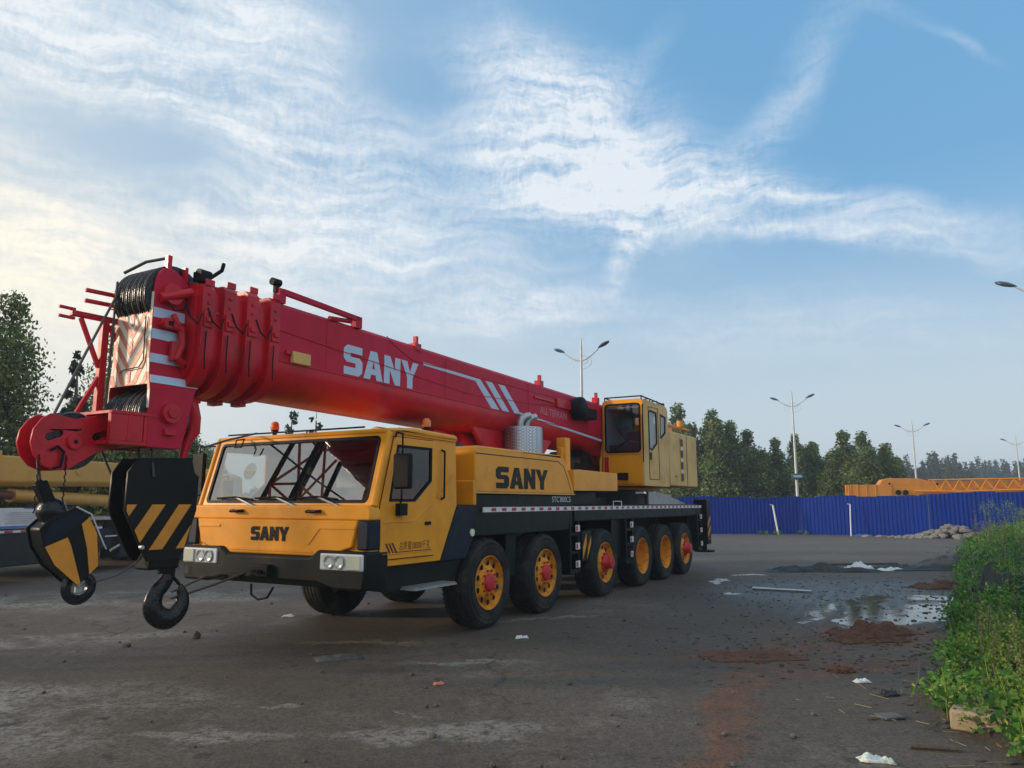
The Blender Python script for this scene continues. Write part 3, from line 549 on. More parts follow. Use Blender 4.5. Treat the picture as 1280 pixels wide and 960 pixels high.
q=MB(); q.tube([(.75,1.75,.74),(.73,1.72,.62),(.73,1.6,.57),(.73,1.45,.6),(.75,1.38,.72)],.014,8); P(q,'air_hose',BLKM)
# bonnet
bo=MB(); bo.yz([(.16,1.5),(.24,1.2),(.62,1.09),(2.38,1.09),(2.76,1.2),(2.84,1.5)],.79,.95); bo.yz([(0.0,1.5),(3.0,1.5),(3.0,1.6),(2.96,1.665),(.04,1.665),(0,1.6)],.805,1.0)
bonnet=P(bo,'bonnet',YEL,.02,seg=3)
q=MB(); q.yz([(.80,1.13),(2.2,1.13),(2.14,1.165),(.86,1.165)],.778,.789); q.yz([(.2,1.40),(.72,1.40),(.88,1.22),(.95,1.22),(.76,1.43),(.2,1.43)],.781,.789); q.yz([(2.80,1.40),(2.4,1.40),(2.4,1.43),(2.80,1.43)],.781,.789); P(q,'bonnet_ridge',YEL,.003,parent=bonnet)
q=MB(); blockword(q,(.787,1.84,1.25),(0,-1,0),(0,0,1),(-.006,0,0),.63,.165); P(q,'lettering',BLKM,parent=bonnet,smooth=0)
# cab shell
WB=Vector((.905,0,1.66)); WT=Vector((1.155,0,2.53)); wl=(WT-WB).length; wu=(WT-WB)/wl; wn_=Vector((wu.z,0,-wu.x))
cab=MB()
hole=rrect(.14,2.86,.035,wl-.06,.07); cab.prism([(0.03,0),(2.97,0),(2.97,wl),(0.03,wl)],WB,(0,1,0),wu,wn_*.05,[hole])
side=[(.88,.98),(2.2,.98),(2.56,1.66),(2.52,2.5),(1.17,2.52),(.93,1.66),(.84,1.5),(.84,1.0)]
whole=[(1.14,1.71),(1.63,1.71),(1.96,1.96),(1.96,2.37),(1.27,2.37)]
cab.xz(side,.03,.07,[whole]); cab.xz(side,2.93,2.97,[whole])
cab.box(2.46,2.52,.07,2.93,1.0,2.5); cab.box(.95,2.5,.07,2.93,.98,1.04); cab.box(.84,.9,.07,2.93,1.0,1.62)
cabo=P(cab,'cab_shell',YEL,.008)
q=MB(); q.xz([(1.13,2.50),(1.15,2.56),(1.6,2.595),(2.5,2.57),(2.56,2.50)],.0,3.0); P(q,'roof',YEL,.035,parent=cabo,seg=3)
q=MB(); q.tube([WB+Vector((.02,.05,0)),WT+Vector((.02,.05,0))],.045,12); q.tube([WB+Vector((.02,2.95,0)),WT+Vector((.02,2.95,0))],.045,12); q.tube([(1.2,.02,2.51),(2.5,.02,2.49)],.012,6); P(q,'pillar',YEL,parent=cabo,split=True)
q=MB(); inn=inset(hole,.035); q.prism(hole,WB-wn_*.006,(0,1,0),wu,wn_*.03,[inn]); P(q,'windscreen_seal',BLKM,parent=cabo)
q=MB(); q.prism(inset(hole,.03),WB+wn_*.012,(0,1,0),wu,wn_*.004); wso=P(q,'windscreen',GLASSW,parent=cabo,smooth=0)
# round sticker on the glass
q=MB(); oo=WB+wu*.0+wn_*.02
q.prism(arc(2.22,.46,.11,0,180,14),oo,(0,1,0),wu,wn_*.003); q.mat(1).prism(arc(2.22,.46,.11,180,360,14),oo,(0,1,0),wu,wn_*.003); P(q,'round_sticker',[CREAM,YELD],parent=cabo,smooth=0)
for (py,pz) in ((1.87,.0),(1.17,.0),(.47,.0)):
    w=MB(); b0=WB+Vector((-.03,py,-.03)); e0=WB+wu*.10+wn_*-.03+Vector((0,py+.42,0)); w.tube([b0,b0+Vector((-.03,0,.015)),e0],[.02,.016,.012],6); w.cyl(b0+Vector((-.03,0,0)),.028,.05,'x',12); wo_=P(w,'wiper',GREY); w=MB(); w.tube([e0+Vector((0,.34,-.015)),e0+Vector((-.006,0,.0)),e0+Vector((0,-.32,-.03))],.014,5); P(w,'wiper_blade',BLKM,parent=wo_)
for y0 in (2.1,.82):
    w=MB(); w.tube([(.80,y0+.09,1.60),(.745,y0+.08,1.595),(.74,y0-.06,1.595),(.80,y0-.09,1.60)],.018,8); P(w,'grab_handle',BLKM)
# interior
q=MB(); q.box(.98,1.2,.1,2.9,1.2,1.62); q.xz([(1.2,1.3),(1.0,1.66),(1.05,1.7),(1.3,1.5)],.1,1.2); P(q,'dashboard',DARKIN,.03)
for y0 in (.42,2.05):
    q=MB(); q.box(1.72,2.2,y0,y0+.5,1.3,1.45); q.xz([(2.15,1.4),(2.3,2.05),(2.4,2.05),(2.3,1.4)],y0,y0+.5); q.box(2.24,2.34,y0+.12,y0+.38,2.07,2.24); P(q,'seat',SEATM if y0<1 else DARKIN,.04)
q=MB(); q.lathe([(0,.2),(.012,.212),(.024,.2),(.012,.188)],(0,0,0),'x',28,closed=True); q.box(-.0,.02,-.2,.2,-.015,.015); q.box(0,.02,-.015,.015,-.2,0)
sw=q.build('steering_wheel',BLKM,crane); sw.location=(1.42,.66,1.68); sw.rotation_euler=(0,R(35),0)
q=MB(); q.box(2.42,2.45,.1,2.9,1.05,2.45); q.box(1.25,2.4,.08,2.92,2.44,2.48); P(q,'cab_lining',DARKIN)
q=MB(); q.box(2.3,2.4,1.1,1.9,1.9,2.2); q.box(2.30,2.4,.95,1.3,1.4,1.75); P(q,'cab_locker',LIGHTIN,.02)
# door
door=[(1.0,1.06),(2.03,1.06),(2.06,1.12),(2.06,2.40),(2.0,2.46),(1.22,2.46),(1.0,1.66)]
d=MB(); d.xz(door,.008,.03,[whole]); dor=P(d,'door',YEL,.006)
q=MB(); q.xz(whole,.001,.034,[inset(whole,.03)]); P(q,'window_seal',BLKM,parent=dor)
q=MB(); q.xz(inset(whole,.025),.018,.022); P(q,'side_window',GLASS,parent=dor,smooth=0)
q=MB(); q.xz([(1.83,1.47),(1.95,1.47),(1.95,1.43),(1.83,1.43)],-.008,.008); P(q,'door_handle',BLKM,.006,parent=dor)
q=MB()
for a,b2 in (((1.05,1.47),(1.62,1.48)),((1.62,1.48),(2.03,1.73)),((2.1,1.76),(2.46,2.05)),((1.03,1.12),(1.99,1.12))): q.tube([(a[0],.006,a[1]),(b2[0],.006,b2[1])],.007,6)
P(q,'crease',YEL,parent=dor,split=True)
q=MB(); q.xz(door,.012,.0295,[inset(door,.012)]); q.v=[(x+(x-1.5)*.016,y+.0175-.004,z+(z-1.76)*.014) for x,y,z in q.v]; P(q,'door_gap',BLKM,parent=dor)
q=textmb('总质量58000千克',(1.34,.0065,1.15),(1,0,0),(0,0,1),(0,0,0),.10,.60); P(q,'lettering',GRAF,parent=dor,smooth=0,fixn=False)
q=MB()
for i in range(3): q.xz([(1.08+i*.06,1.24),(1.11+i*.06,1.24),(1.20+i*.06,1.11),(1.17+i*.06,1.11)],.0045,.0075)
q.xz([(1.26,1.125),(1.97,1.125),(1.97,1.138),(1.26,1.138)],.0045,.0075); P(q,'decal',GRAF,parent=dor)
q=MB(); q.tube([(2.2,.03,2.36),(2.2,-.02,2.34),(2.2,-.02,1.76),(2.2,.03,1.74)],.014,8); P(q,'entry_handle',BLKM)
# mirror
mi=empty('mirror',(1.1,-.2,2.05)); mi.parent=crane
q=MB(); q.box(-.05,.03,-.14,.10,-.2,.2); q.build('mirror_housing',BLKM,mi,.025)
q=MB(); q.tube([(.14,.22,.41),(.02,.1,.45),(.0,0,.43),(0,0,-.3),(.1,.1,-.4),(.22,.2,-.42)],.012,8); q.box(.16,.30,.14,.21,-.5,-.36); q.build('mirror_arm',BLKM,mi)
q=MB(); q.tube([(1.2,2.98,2.45),(1.05,3.2,2.45),(1.05,3.22,1.8),(1.2,2.98,1.75)],.012,8); q.box(1.0,1.06,3.08,3.28,1.85,2.35); P(q,'far_mirror',BLKM,.01)
q=MB(); q.tube([(1.1,2.4,2.52),(.98,2.42,2.5),(.96,2.42,2.40),(.96,2.3,2.40),(.98,2.28,2.5)],.01,6); P(q,'front_mirror_bracket',BLKM)
def beacon(x,y,z):
    e=empty('beacon',(x,y,z)); e.parent=crane
    q=MB(); q.cyl((0,0,0),.03,.08,'z',12); q.cyl((0,0,.08),.05,.02,'z',16); q.build('beacon_base',BLKM,e)
    q=MB(); q.lathe([(.10,.055),(.13,.06),(.19,.052),(.215,.03),(.222,.001)],(0,0,0),'z',20); q.build('dome',AMBER,e)
beacon(1.6,2.4,2.58); beacon(2.3,.35,2.58)
q=MB(); q.tube([(1.25,.5,2.60),(1.25,2.9,2.60)],.012,6); P(q,'roof_rail',BLKM)
# wheels
def wheel(kind):
    e=empty('wheel'); e.parent=crane
    prof=[(.04,.345),(.012,.37),(.004,.385),(.004,.392),(-.006,.40),(-.012,.44),(-.012,.47),(-.018,.475),(-.018,.485),(-.011,.49),(-.008,.53),(-.012,.538),(-.004,.548),(.004,.562),(.03,.592),(.062,.604)]
    for k in range(4): a=.085+k*.065; prof+=[(a,.606),(a+.006,.592),(a+.02,.592),(a+.026,.608)]
    prof+=[(.335,.604),(.368,.59),(.392,.55),(.40,.45),(.36,.345)]
    q=MB(); q.lathe(prof,(0,0,0),'y',72,caps=False)
    n=60
    for k in range(n):  # shoulder lugs
        t=2*math.pi*k/n; ca,sa=math.cos(t),math.sin(t); tx,tz=-sa,ca
        for (y0,y1) in ((.012,.07),(.335,.385)):
            vs=[]
            for r_ in (.572,.610):
                for yy in (y0,y1):
                    for w_ in (-.014,.014):
                        rr=r_-(.02 if (yy==y0 and y0<.1) or (yy==y1 and y0>.1) else 0); vs.append((ca*rr+tx*w_,yy,sa*rr+tz*w_))
            q.add(vs,[(0,1,3,2),(4,6,7,5),(0,4,5,1),(2,3,7,6),(0,2,6,4),(1,5,7,3)])
    q.build('tyre',TYRE,e)
    if kind=='front':
        rp=[(-.004,.352),(-.006,.362),(.004,.366),(.03,.345),(.06,.335),(.075,.31),(.075,.29),(.035,.235),(.015,.20),(.01,.12),(.01,.001)]; hr=.285; hy=.052;hub=[(.01,.125),(-.012,.12),(-.03,.105),(-.034,.09),(-.035,.001)]
    elif kind=='deep':
        rp=[(-.004,.352),(-.006,.362),(.004,.366),(.03,.34),(.10,.325),(.20,.318),(.30,.30),(.30,.001)]; hr=.24; hy=.292; hub=[(.30,.10),(.22,.095),(.21,.001)]
    else:
        rp=[(-.004,.352),(-.006,.362),(.004,.366),(.03,.345),(.07,.33),(.10,.30),(.07,.24),(.04,.20),(.02,.16),(.02,.001)]; hr=.285; hy=.085; hub=[(.02,.15),(-.03,.13),(-.05,.115),(-.13,.11),(-.145,.09),(-.146,.001)]
    q=MB(); q.lathe(rp,(0,0,0),'y',48); rim=q.build('rim',RIMY,e,smooth=50)
    q=MB()
    if kind!='deep':
        for k in range(10):
            t=2*math.pi*(k+.5)/10; q.lathe([(-.012,.038),(-.013,.001)],(math.cos(t)*hr*.93,hy-.012,math.sin(t)*hr*.93),'y',14)
        q.build('vent_hole',BLKM,rim,split=True)
    q=MB()
    for k in range(10):
        t=2*math.pi*k/10; q.cyl((math.cos(t)*.165,(-.02 if kind!='deep' else .27),math.sin(t)*.165),.016,.04,'y',8)
    q.build('wheel_nuts',REDH if kind!='deep' else YEL,rim)
    q=MB(); q.lathe(hub,(0,0,0),'y',28); q.build('hub',REDH if kind!='deep' else YEL,e)
    return e
wx=[(3.36,'front'),(5.06,'front'),(7.47,'hub'),(9.45,'deep'),(10.95,'deep'),(12.42,'hub')]
WH={}
for x,k in wx:
    if k not in WH: o=WH[k]=wheel(k)
    else: o=dup(WH[k])
    o.location=(x,0.01,.61); 
    f=dup(WH[k]); f.location=(x,2.99,.61); f.rotation_euler=(0,0,math.pi)
# ladders with reflectors
def ladder(x0,x1,y,z0,z1,zs):
    e=empty('ladder',(0,0,0)); e.parent=crane
    q=MB(); q.box(x0,x0+.05,y,y+.3,z0,z1); q.box(x1-.05,x1,y,y+.3,z0,z1); q.box(x0+.05,x1-.05,y+.27,y+.3,z0,z1)
    for z in zs: q.box(x0+.051,x1-.051,y+.01,y+.26,z-.12,z-.08)
    q.box(x0+.051,x1-.051,y+.005,y+.26,z0+.001,z0+.05); q.build('ladder_frame',BLK,e,.004)
    for z in zs:
        q=MB(); xm=x1-.17; q.box(xm,xm+.16,y-.012,y-.002,z-.055,z+.055); q.mat(1).box(xm+.01,xm+.075,y-.015,y-.0125,z-.04,z+.04); q.build('reflector',[WHT,REDV],e)
ladder(5.98,6.36,.02,.5,1.38,(1.26,.96,.66)); ladder(8.55,8.95,.02,.5,1.38,(1.26,.97,.68)); ladder(13.55,13.95,.02,.5,1.5,(1.34,1.0,.66))
q=MB(); q.box(6.55,6.95,.06,.5,.68,1.2); ob=P(q,'outrigger_box',BLK,.01); q=MB(); q.xz([(6.57,.72),(6.72,.98),(6.72,1.16),(6.57,.92)],.05,.058); q.xz([(6.75,.72),(6.92,.98),(6.92,1.1),(6.80,.92)],.05,.058); P(q,'stripes',STRIPE,parent=ob)
def outrig(x,y):
    e=empty('outrigger',(x,y,0)); e.parent=crane
    q=MB(); q.box(-.17,.17,-.16,.2,.62,1.78); q.build('outrigger_leg',BLK,e,.02)
    q=MB(); q.cyl((0,0,.46),.08,.2,'z',16); q.cyl((0,0,.42),.27,.05,'z',24); q.build('outrigger_foot',BLKM,e,.008)
    q=MB(); q.box(-.172,.1,-.166,-.161,.75,.76)
    for z in (.8,1.05): q.xz([(-.15,z),(.1,z+.2),(.1,z+.3),(-.15,z+.1)],-.168,-.1605)
    q.build('stripes',STRIPE,e)
outrig(14.35,.1); outrig(14.35,2.9)
# engine cover
cv=[(2.95,1.84),(2.95,2.44),(2.99,2.475),(5.55,2.475)]+[(5.55+.33*math.sin(R(a)),2.145+.33*math.cos(R(a))) for a in (15,30,45,60)]+[(6.15,1.84)]
q=MB(); q.xz(cv,.0,3.0); q.box(2.93,3.0,.0,2.98,1.66,2.0); cvo=P(q,'engine_cover',YEL,.02,seg=3)
q=MB(); q.xz([(2.96,2.36),(5.5,2.36),(5.52,2.37),(5.5,2.375),(2.96,2.375)],-.003,.002); q.tube([(5.5,0,2.365),(5.7,0,2.3),(5.85,0,2.12),(6.0,0,1.88)],.006,5); P(q,'cover_seam',GRAF,parent=cvo)
q=MB(); q.xz([(2.96,1.825),(6.15,1.825),(6.15,1.842),(2.96,1.842)],-.006,.01); P(q,'cover_edge',YELD,parent=cvo)
q=MB(); blockword(q,(3.5,-.001,1.90),(1,0,0),(0,0,1),(0,-.006,0),1.62,.31); P(q,'lettering',BLK,parent=cvo,smooth=0)
q=textmb("STC'800C5",(5.36,.043,1.705),(1,0,0),(0,0,1),(0,0,0),.095,.70); P(q,'model_lettering',WHT,smooth=0,fixn=False)
q=MB(); q.xz([(6.15,1.90),(6.15,2.26),(6.4,2.27),(8.17,2.26),(8.17,1.92)],.02,.9); P(q,'walkway_box',YEL,.015)
q=MB(); q.lathe([(0,.75),(.08,.70),(.16,.5),(.2,.2),(.205,.001)],(0,0,0),'z',32); hump=q.build('tarpaulin_hump',NAVY,crane); hump.location=(3.3,1.3,2.47); hump.scale=(.9,1.1,1)
q=MB(); q.box(2.62,2.9,.9,2.1,2.3,2.6); q.yz([(1.0,2.6),(1.5,2.78),(2.0,2.6)],2.64,2.88); P(q,'boom_rest',YELD,.01)
q=MB(); q.tube([(2.7,.8,2.6),(2.68,1.1,2.68),(2.7,1.35,2.64),(2.72,1.5,2.7)],[.05,.07,.06,.03],8); P(q,'rag_bundle',PALEB)
# muffler
e=empty('muffler',(5.85,.85,2.4)); e.parent=crane
q=MB(); q.lathe([(0,.345),(.58,.345),(.6,.335),(.6,.001)],(0,0,0),'z',48); q.build('heat_shield',ALU,e)
for dx in (-.1,.12):
    q=MB(); q.tube([(dx,0,.6),(dx,0,.68),(dx+.02,-.02,.75),(dx+.10,-.05,.80),(dx+.19,-.08,.82)],.062,14); q.build('exhaust_pipe',GREY,e)
q=MB(); q.box(6.75,6.95,.45,.65,2.26,2.88); q.box(6.70,6.78,.5,.6,2.26,2.7); P(q,'yellow_post',YEL,.02)
# superstructure
q=MB(); q.cyl((10.4,1.5,1.66),.95,.32,'z',40); P(q,'slewing_ring',BLKM)
q=MB(); q.box(8.5,13.6,1.0,2.0,1.98,2.35); q.xz([(9.6,2.35),(9.9,3.3),(11.4,4.15),(12.2,4.15),(12.8,3.0),(13.5,2.35)],.98,1.04); q.xz([(9.6,2.35),(9.9,3.3),(11.4,4.15),(12.2,4.15),(12.8,3.0),(13.5,2.35)],1.96,2.02); P(q,'slewing_frame',YEL,.02,split=True)
q=MB(); q.tube([(4.6,1.5,2.72),(8.9,1.5,2.2)],.19,20); q.tube([(3.9,1.5,2.82),(4.7,1.5,2.71)],.12,16); P(q,'luffing_cylinder',RED)
q=MB(); q.xz([(4.6,2.95),(7.6,2.95),(7.2,2.62),(5.1,2.45)],1.12,1.2); q.xz([(4.6,2.95),(7.6,2.95),(7.2,2.62),(5.1,2.45)],1.8,1.88); P(q,'boom_bracket',RED,.02,split=True)
q=MB(); q.cyl((9.1,1.1,2.5),.3,.8,'y',28); q.box(8.6,9.5,1.05,1.95,2.0,2.25); q.box(8.3,9.6,1.0,2.0,2.26,2.5); P(q,'hoist_winch',BLKM)
# operator cab
oc=empty('operator_cab',(0,0,0)); oc.parent=crane
X0,X1=9.66,11.35
q=MB(); q.box(X0,X0+.06,0.03,.93,2.05,2.74); q.yz(rrect(.0,.95,2.7,3.93,.10),X0,X0+.05,[rrect(.06,.89,2.76,3.84,.09)]); q.box(X0,X1,.04,.93,2.05,2.12); q.box(X0+.3,X1,.2,.9,3.85,3.92)
q.box(X0,X0+.05,.0,.95,2.05,2.7) if False else None
q.build('front_shell',YEL,oc,.015)
w1=[(10.02,2.86),(10.20,2.82),(10.55,3.0),(10.55,3.70),(10.08,3.72),(10.02,3.66)]; w2=[(10.76,3.15),(10.80,3.12),(11.15,3.28),(11.18,3.66),(10.78,3.70)]
sd_=[(X0,2.05),(X1,2.05),(X1,3.8),(X1-.1,3.9),(X0+.12,3.93),(X0,3.8)]
q=MB(); q.xz(sd_,.0,.04,[w1,w2]); q.xz(sd_,.91,.95,[w1,w2]); q.yz([(.04,2.12),(.91,2.12),(.91,3.8),(.04,3.8)],X1-.04,X1,[[(.14,2.95),(.80,2.95),(.80,3.7),(.14,3.7)]]); q.build('side_shell',YELD,oc,.008)
q=MB(); q.xz([(X0+.02,3.86),(X0+.12,3.94),(X1-.15,3.92),(X1,3.82),(X1,3.78),(X0+.02,3.78)],.02,.93); q.build('cab_roof',YELD,oc,.03)
for w in (w1,w2):
    q=MB(); q.xz(w,-.006,.02,[inset(w,.03)]); wf_=q.build('window_seal',BLKM,oc); q=MB(); q.xz(inset(w,.02),.008,.012); q.build('side_glass',GLASSL,wf_,smooth=0)
    q=MB(); q.xz(inset(w,.02),.06,.065); q.build('curtain',LIGHTIN,oc,smooth=0)
fw=rrect(.06,.89,2.76,3.84,.09); q=MB(); q.yz(fw,X0-.012,X0+.01,[inset(fw,.035)]); wf_=q.build('windscreen_seal',BLKM,oc); q=MB(); q.yz(inset(fw,.03),X0+.0,X0+.006); q.build('windscreen',GLASSO,wf_,smooth=0)
q=MB(); q.tube([(9.99,-.004,2.2),(9.99,-.004,3.78),(10.62,-.004,3.80),(10.64,-.004,2.2),(9.99,-.004,2.2)],.008,5); q.box(10.05,10.12,-.02,.0,2.62,2.78); q.build('door_outline',BLKM,oc)
q=MB(); q.tube([(X0-.03,.0,2.55),(X0-.03,.0,3.8)],.012,6); q.tube([(X0-.02,.75,2.8),(X0-.05,.35,3.02)],.01,5); q.tube([(X0-.05,.6,3.3),(X0-.05,.35,3.0)],.012,5); q.build('wiper',BLKM,oc)
q=MB(); q.box(X0+.5,X0+.95,.3,.75,2.5,2.65); q.box(X0+.9,X0+1.0,.3,.75,2.6,3.3); q.box(X0+.15,X0+.35,.15,.85,2.4,2.95); q.build('operator_seat',DARKIN,oc,.03)
q=MB(); q.box(X0+.06,X1-.05,.86,.905,2.15,3.8); q.box(X0+.06,X1-.05,.05,.86,3.74,3.80); q.box(X1-.08,X1-.045,.1,.3,2.9,3.7); q.build('lining',LIGHTIN,oc)
q=MB(); q.box(X0-.03,X0,.80,.9,2.33,2.68); q.build('red_lamp',REDL,oc,.008); q=MB(); q.box(X0-.032,X0,.80,.9,2.2,2.325); q.build('dark_lamp',BLKM,oc,.008)
q=MB(); q.box(X0-.06,X0-.002,.36,.60,2.18,2.33); wl_=q.build('work_light',BLKM,oc,.01); q=MB(); q.box(X0-.066,X0-.061,.385,.575,2.2,2.31); q.build('work_light_lens',CLEAR,wl_)
q=MB(); z=3.99
q.tube([(X0+.05,.05,z),(X1-.1,.05,z-.03),(X1-.1,.9,z-.03),(X0+.05,.9,z),(X0+.05,.05,z)],.016,6)
for x in (X0+.05,X0+.6,X0+1.1,X1-.1):
    for y in (.05,.9): q.tube([(x,y,z-.08),(x,y,z)],.014,5)
    q.tube([(x,.05,z),(x,.9,z)],.012,5)
q.build('roof_guard',BLKM,oc)
# power unit housing behind
q=MB(); q.box(11.5,13.75,.03,2.97,2.08,3.38); hs=P(q,'engine_housing',YELD,.03)
q=MB(); q.box(12.3,12.5,.015,.035,2.2,3.26)
P(q,'vent_panel',YELD,parent=hs)
q=MB()
for i,z in enumerate((2.22,2.50,2.78,3.06)): q.box(12.31,12.49,.005,.012,z,z+.17)
P(q,'vent_slot',GRAF,parent=hs)
q=MB()
for i,z in enumerate((2.41,2.69,2.97)): q.box(12.31,12.49,.006,.012,z,z+.07)
P(q,'vent_louvre',WHT,parent=hs)
q=MB(); q.box(12.85,12.865,.022,.031,2.1,3.36); q.box(11.9,12.0,.02,.031,2.3,2.33); P(q,'panel_seam',GRAF,parent=hs)
q=MB(); q.tube([(11.6,.4,3.42),(12.0,.4,3.62),(14.3,.4,3.62)],.045,8); q.cyl((13.6,.4,3.66),.09,.16,'z',14); q.box(11.5,12.6,.3,.9,3.38,3.55); P(q,'rear_arm',ORNG)
q=MB(); q.xz([(11.0,1.66),(13.8,1.62),(13.8,1.68),(12.0,1.92),(11.0,1.95)],.4,.45); q.box(11.0,13.0,.5,2.4,1.66,1.9); P(q,'rear_deck_plate',GREY)
# ------------------------------------------------------------------ boom
def uprof(hw,zt,zs,zb,ch=.05,cy=1.5):
    p=[(cy+hw,zs)]; p+= [(cy+hw,zt-ch),(cy+hw-ch,zt),(cy-hw+ch,zt),(cy-hw,zt-ch),(cy-hw,zs)]
    for i in range(1,20):
        a=math.pi*i/20; c_,s_=math.cos(a),math.sin(a)
        p.append((cy-hw*math.copysign(abs(c_)**.8,c_),zs-(zs-zb)*abs(s_)**.8))
    return p
boom=empty('boom',(0,0,0)); boom.parent=crane
TL=-.0135
def tilt(mb): return mb.map(lambda v:Vector((v.x,v.y,v.z+TL*(v.x-.26))))
q=MB(); q.yz(uprof(.52,3.99,3.30,2.90),.26,13.0); tilt(q); ob=q.build('base_section',[RED,REDP],boom,smooth=40)
for p in ob.data.polygons:
    if abs(p.normal.y)>.9 and p.center.z>3.5 or p.normal.z>.5: p.material_index=1
secs=[(.12,.27,.545,4.01,2.83),(-.20,-.04,.53,4.01,2.81),(-.49,-.33,.515,3.99,2.80),(-.75,-.60,.50,3.96,2.80)]
for i,(a,b2,hw,zt,zb) in enumerate(secs):
    q=MB(); q.yz(uprof(hw,zt,3.32,zb),a,b2); 
    q.yz(uprof(hw-.06,zt-.07,3.3,zb+.09),a-(.2 if i<3 else .04),a+.02)
    so_=q.build('telescope_section',[RED,REDP],boom,smooth=40)
    d=MB()
    for z in (3.86,3.76): d.cyl((a+.075,1.5-hw-.012,z),.02,.02,'y',10)
    d.box(a+.02,a+.13,1.5-hw-.02,1.5-hw+.01,3.5,3.68); d.box(a+.04,a+.11,1.5-hw-.04,1.5-hw,3.55,3.6); d.box(a+.02,a+.13,1.5-hw-.012,1.5-hw+.01,zt-.02,zt+.05); d.box(a+.02,a+.13,1.25,1.75,zt-.01,zt+.05); d.box(a+.03,a+.12,1.42,1.58,zb-.04,zb+.02); d.build('guide_block',RED,so_,.005,split=True)
q=MB(); q.yz(uprof(.23,3.86,3.3,2.92),-.95,-.7); q.build('telescope_section',RED,boom,smooth=40)
q=MB(); q.box(-.745,-.69,1.06,1.075,3.70,3.80); q.build('inspection_slot',BLKM,boom)
# lettering and stripes on the near face
Yb=.98
q=MB(); blockword(q,(1.36,Yb-.001,3.305),(1,0,0),(0,0,1),(0,-.004,0),1.57,.385); q.map(lambda v:Vector((v.x,v.y,v.z-.012*(v.x-1.36)+.012))); q.build('lettering',PALEB,boom,smooth=0)
q=MB(); q.xz([(3.05,3.735),(3.05,3.69),(4.47,3.655),(4.98,3.26),(5.24,3.26),(4.62,3.70)],Yb-.005,Yb-.001)
for x in (4.78,5.2): q.xz([(x,3.70),(x+.22,3.70),(x+.80,3.26),(x+.56,3.26)],Yb-.005,Yb-.001)
q.xz([(5.95,3.26),(5.86,3.30),(9.7,3.07),(9.7,3.02)],Yb-.005,Yb-.001)
q.build('stripes',PALEB,boom,smooth=0)
q=textmb('ALL TERRAIN',(6.75,Yb-.004,3.36),(1,0,-.02),(0,0,1),(0,0,0),.13,1.15); q.build('small_lettering',paint('pink_vinyl',(.62,.25,.32),.5),boom,smooth=0,fixn=False)
q=MB(); q.tube([(.3,Yb-.004,3.30),(4,Yb-.004,3.27),(9.6,Yb-.004,3.15)],.008,5); q.tube([(.3,Yb-.004,3.66),(1.2,Yb-.006,3.6),(2.9,Yb-.006,3.5),(4.3,Yb-.006,3.42),(6.4,Yb-.006,3.5),(8,Yb-.006,3.6)],.006,5); q.tube([(2.2,Yb-.004,3.96),(2.4,Yb-.004,3.85),(2.8,Yb-.004,3.72),(9,Yb-.004,3.74)],.006,5); q.build('hydraulic_line',RED,boom,split=True)
q=MB()
for x in (1.05,3.62,6.28,8.9): q.tube([(x,Yb-.001,3.95+TL*x),(x,Yb-.001,3.3+TL*x)],.006,5)
q.build('weld_seam',REDP,boom,split=True)
q=MB()
for i,(a,b2,hw,zt,zb) in enumerate(secs): q.tube([(a-.02,1.5-hw-.03,3.62),(a-.08,1.5-hw-.05,3.5),(a-.16,1.5-hw-.03,3.56),(a-.2,1.5-hw-.0,3.7)],.010,5); q.tube([(a+.05,1.5-hw-.02,3.45),(a+.04,1.5-hw-.025,3.2),(a+.06,1.5-hw-.015,3.05)],.008,5)
q.build('loose_hose',BLKM,boom,split=True)
q=MB(); q.box(.46,.74,Yb-.06,Yb-.003,3.30,3.44); q.build('side_lamp',YELD,boom,.01)
q=MB(); q.box(.38,.46,Yb-.03,Yb,3.4,3.44); q.box(6.5,7.3,Yb-.03,Yb,3.62,3.66); q.box(7.4,8.1,Yb-.05,Yb,3.55,3.72); q.build('clamp_bar',RED,boom,split=True)
q=MB(); q.sqbar((.3,.98,4.12),(1.62,.98,4.07),.06); q.box(.24,.34,.96,1.06,3.98,4.15); q.box(1.55,1.66,.95,1.05,3.95,4.10); q.tube([(1.1,1.0,3.98),(1.5,1.0,4.02)],.03,8); q.build('top_rail',REDP,boom)
q=MB(); q.box(.22,.27,1.0,1.05,4.1,4.24); q.cyl((.17,1.02,4.22),.045,.12,'x',12); q.build('camera_lamp',BLKM,boom)
q=MB(); q.tube([(-.5,1.3,4.0),(-.46,1.3,4.12),(-.38,1.2,4.22),(-.44,1.1,4.26)],.022,6); q.box(-.75,-.62,1.05,1.18,4.0,4.1); q.cyl((-.75,1.1,4.08),.05,.14,'x',12); q.build('line_guide',BLKM,boom,split=True)
q=MB()
for x in (2.9,6.8,9.5): q.box(x,x+.05,1.0,1.06,3.9,4.1); q.box(x-.05,x+.1,.98,1.1,3.85,3.99)
q.build('top_lug',RED,boom,split=True)
q=MB(); q.lathe([(0,.001),(0,.17),(.03,.22),(.06,.24),(.2,.24),(.23,.2),(.23,.001)],(8.25,Yb-.25,3.6),'y',28); q.box(8.4,8.95,Yb-.22,Yb-.02,3.42,3.64); q.box(8.0,8.3,Yb-.05,Yb-.01,3.5,3.75); q.build('cable_reel',BLKM,boom,.01)
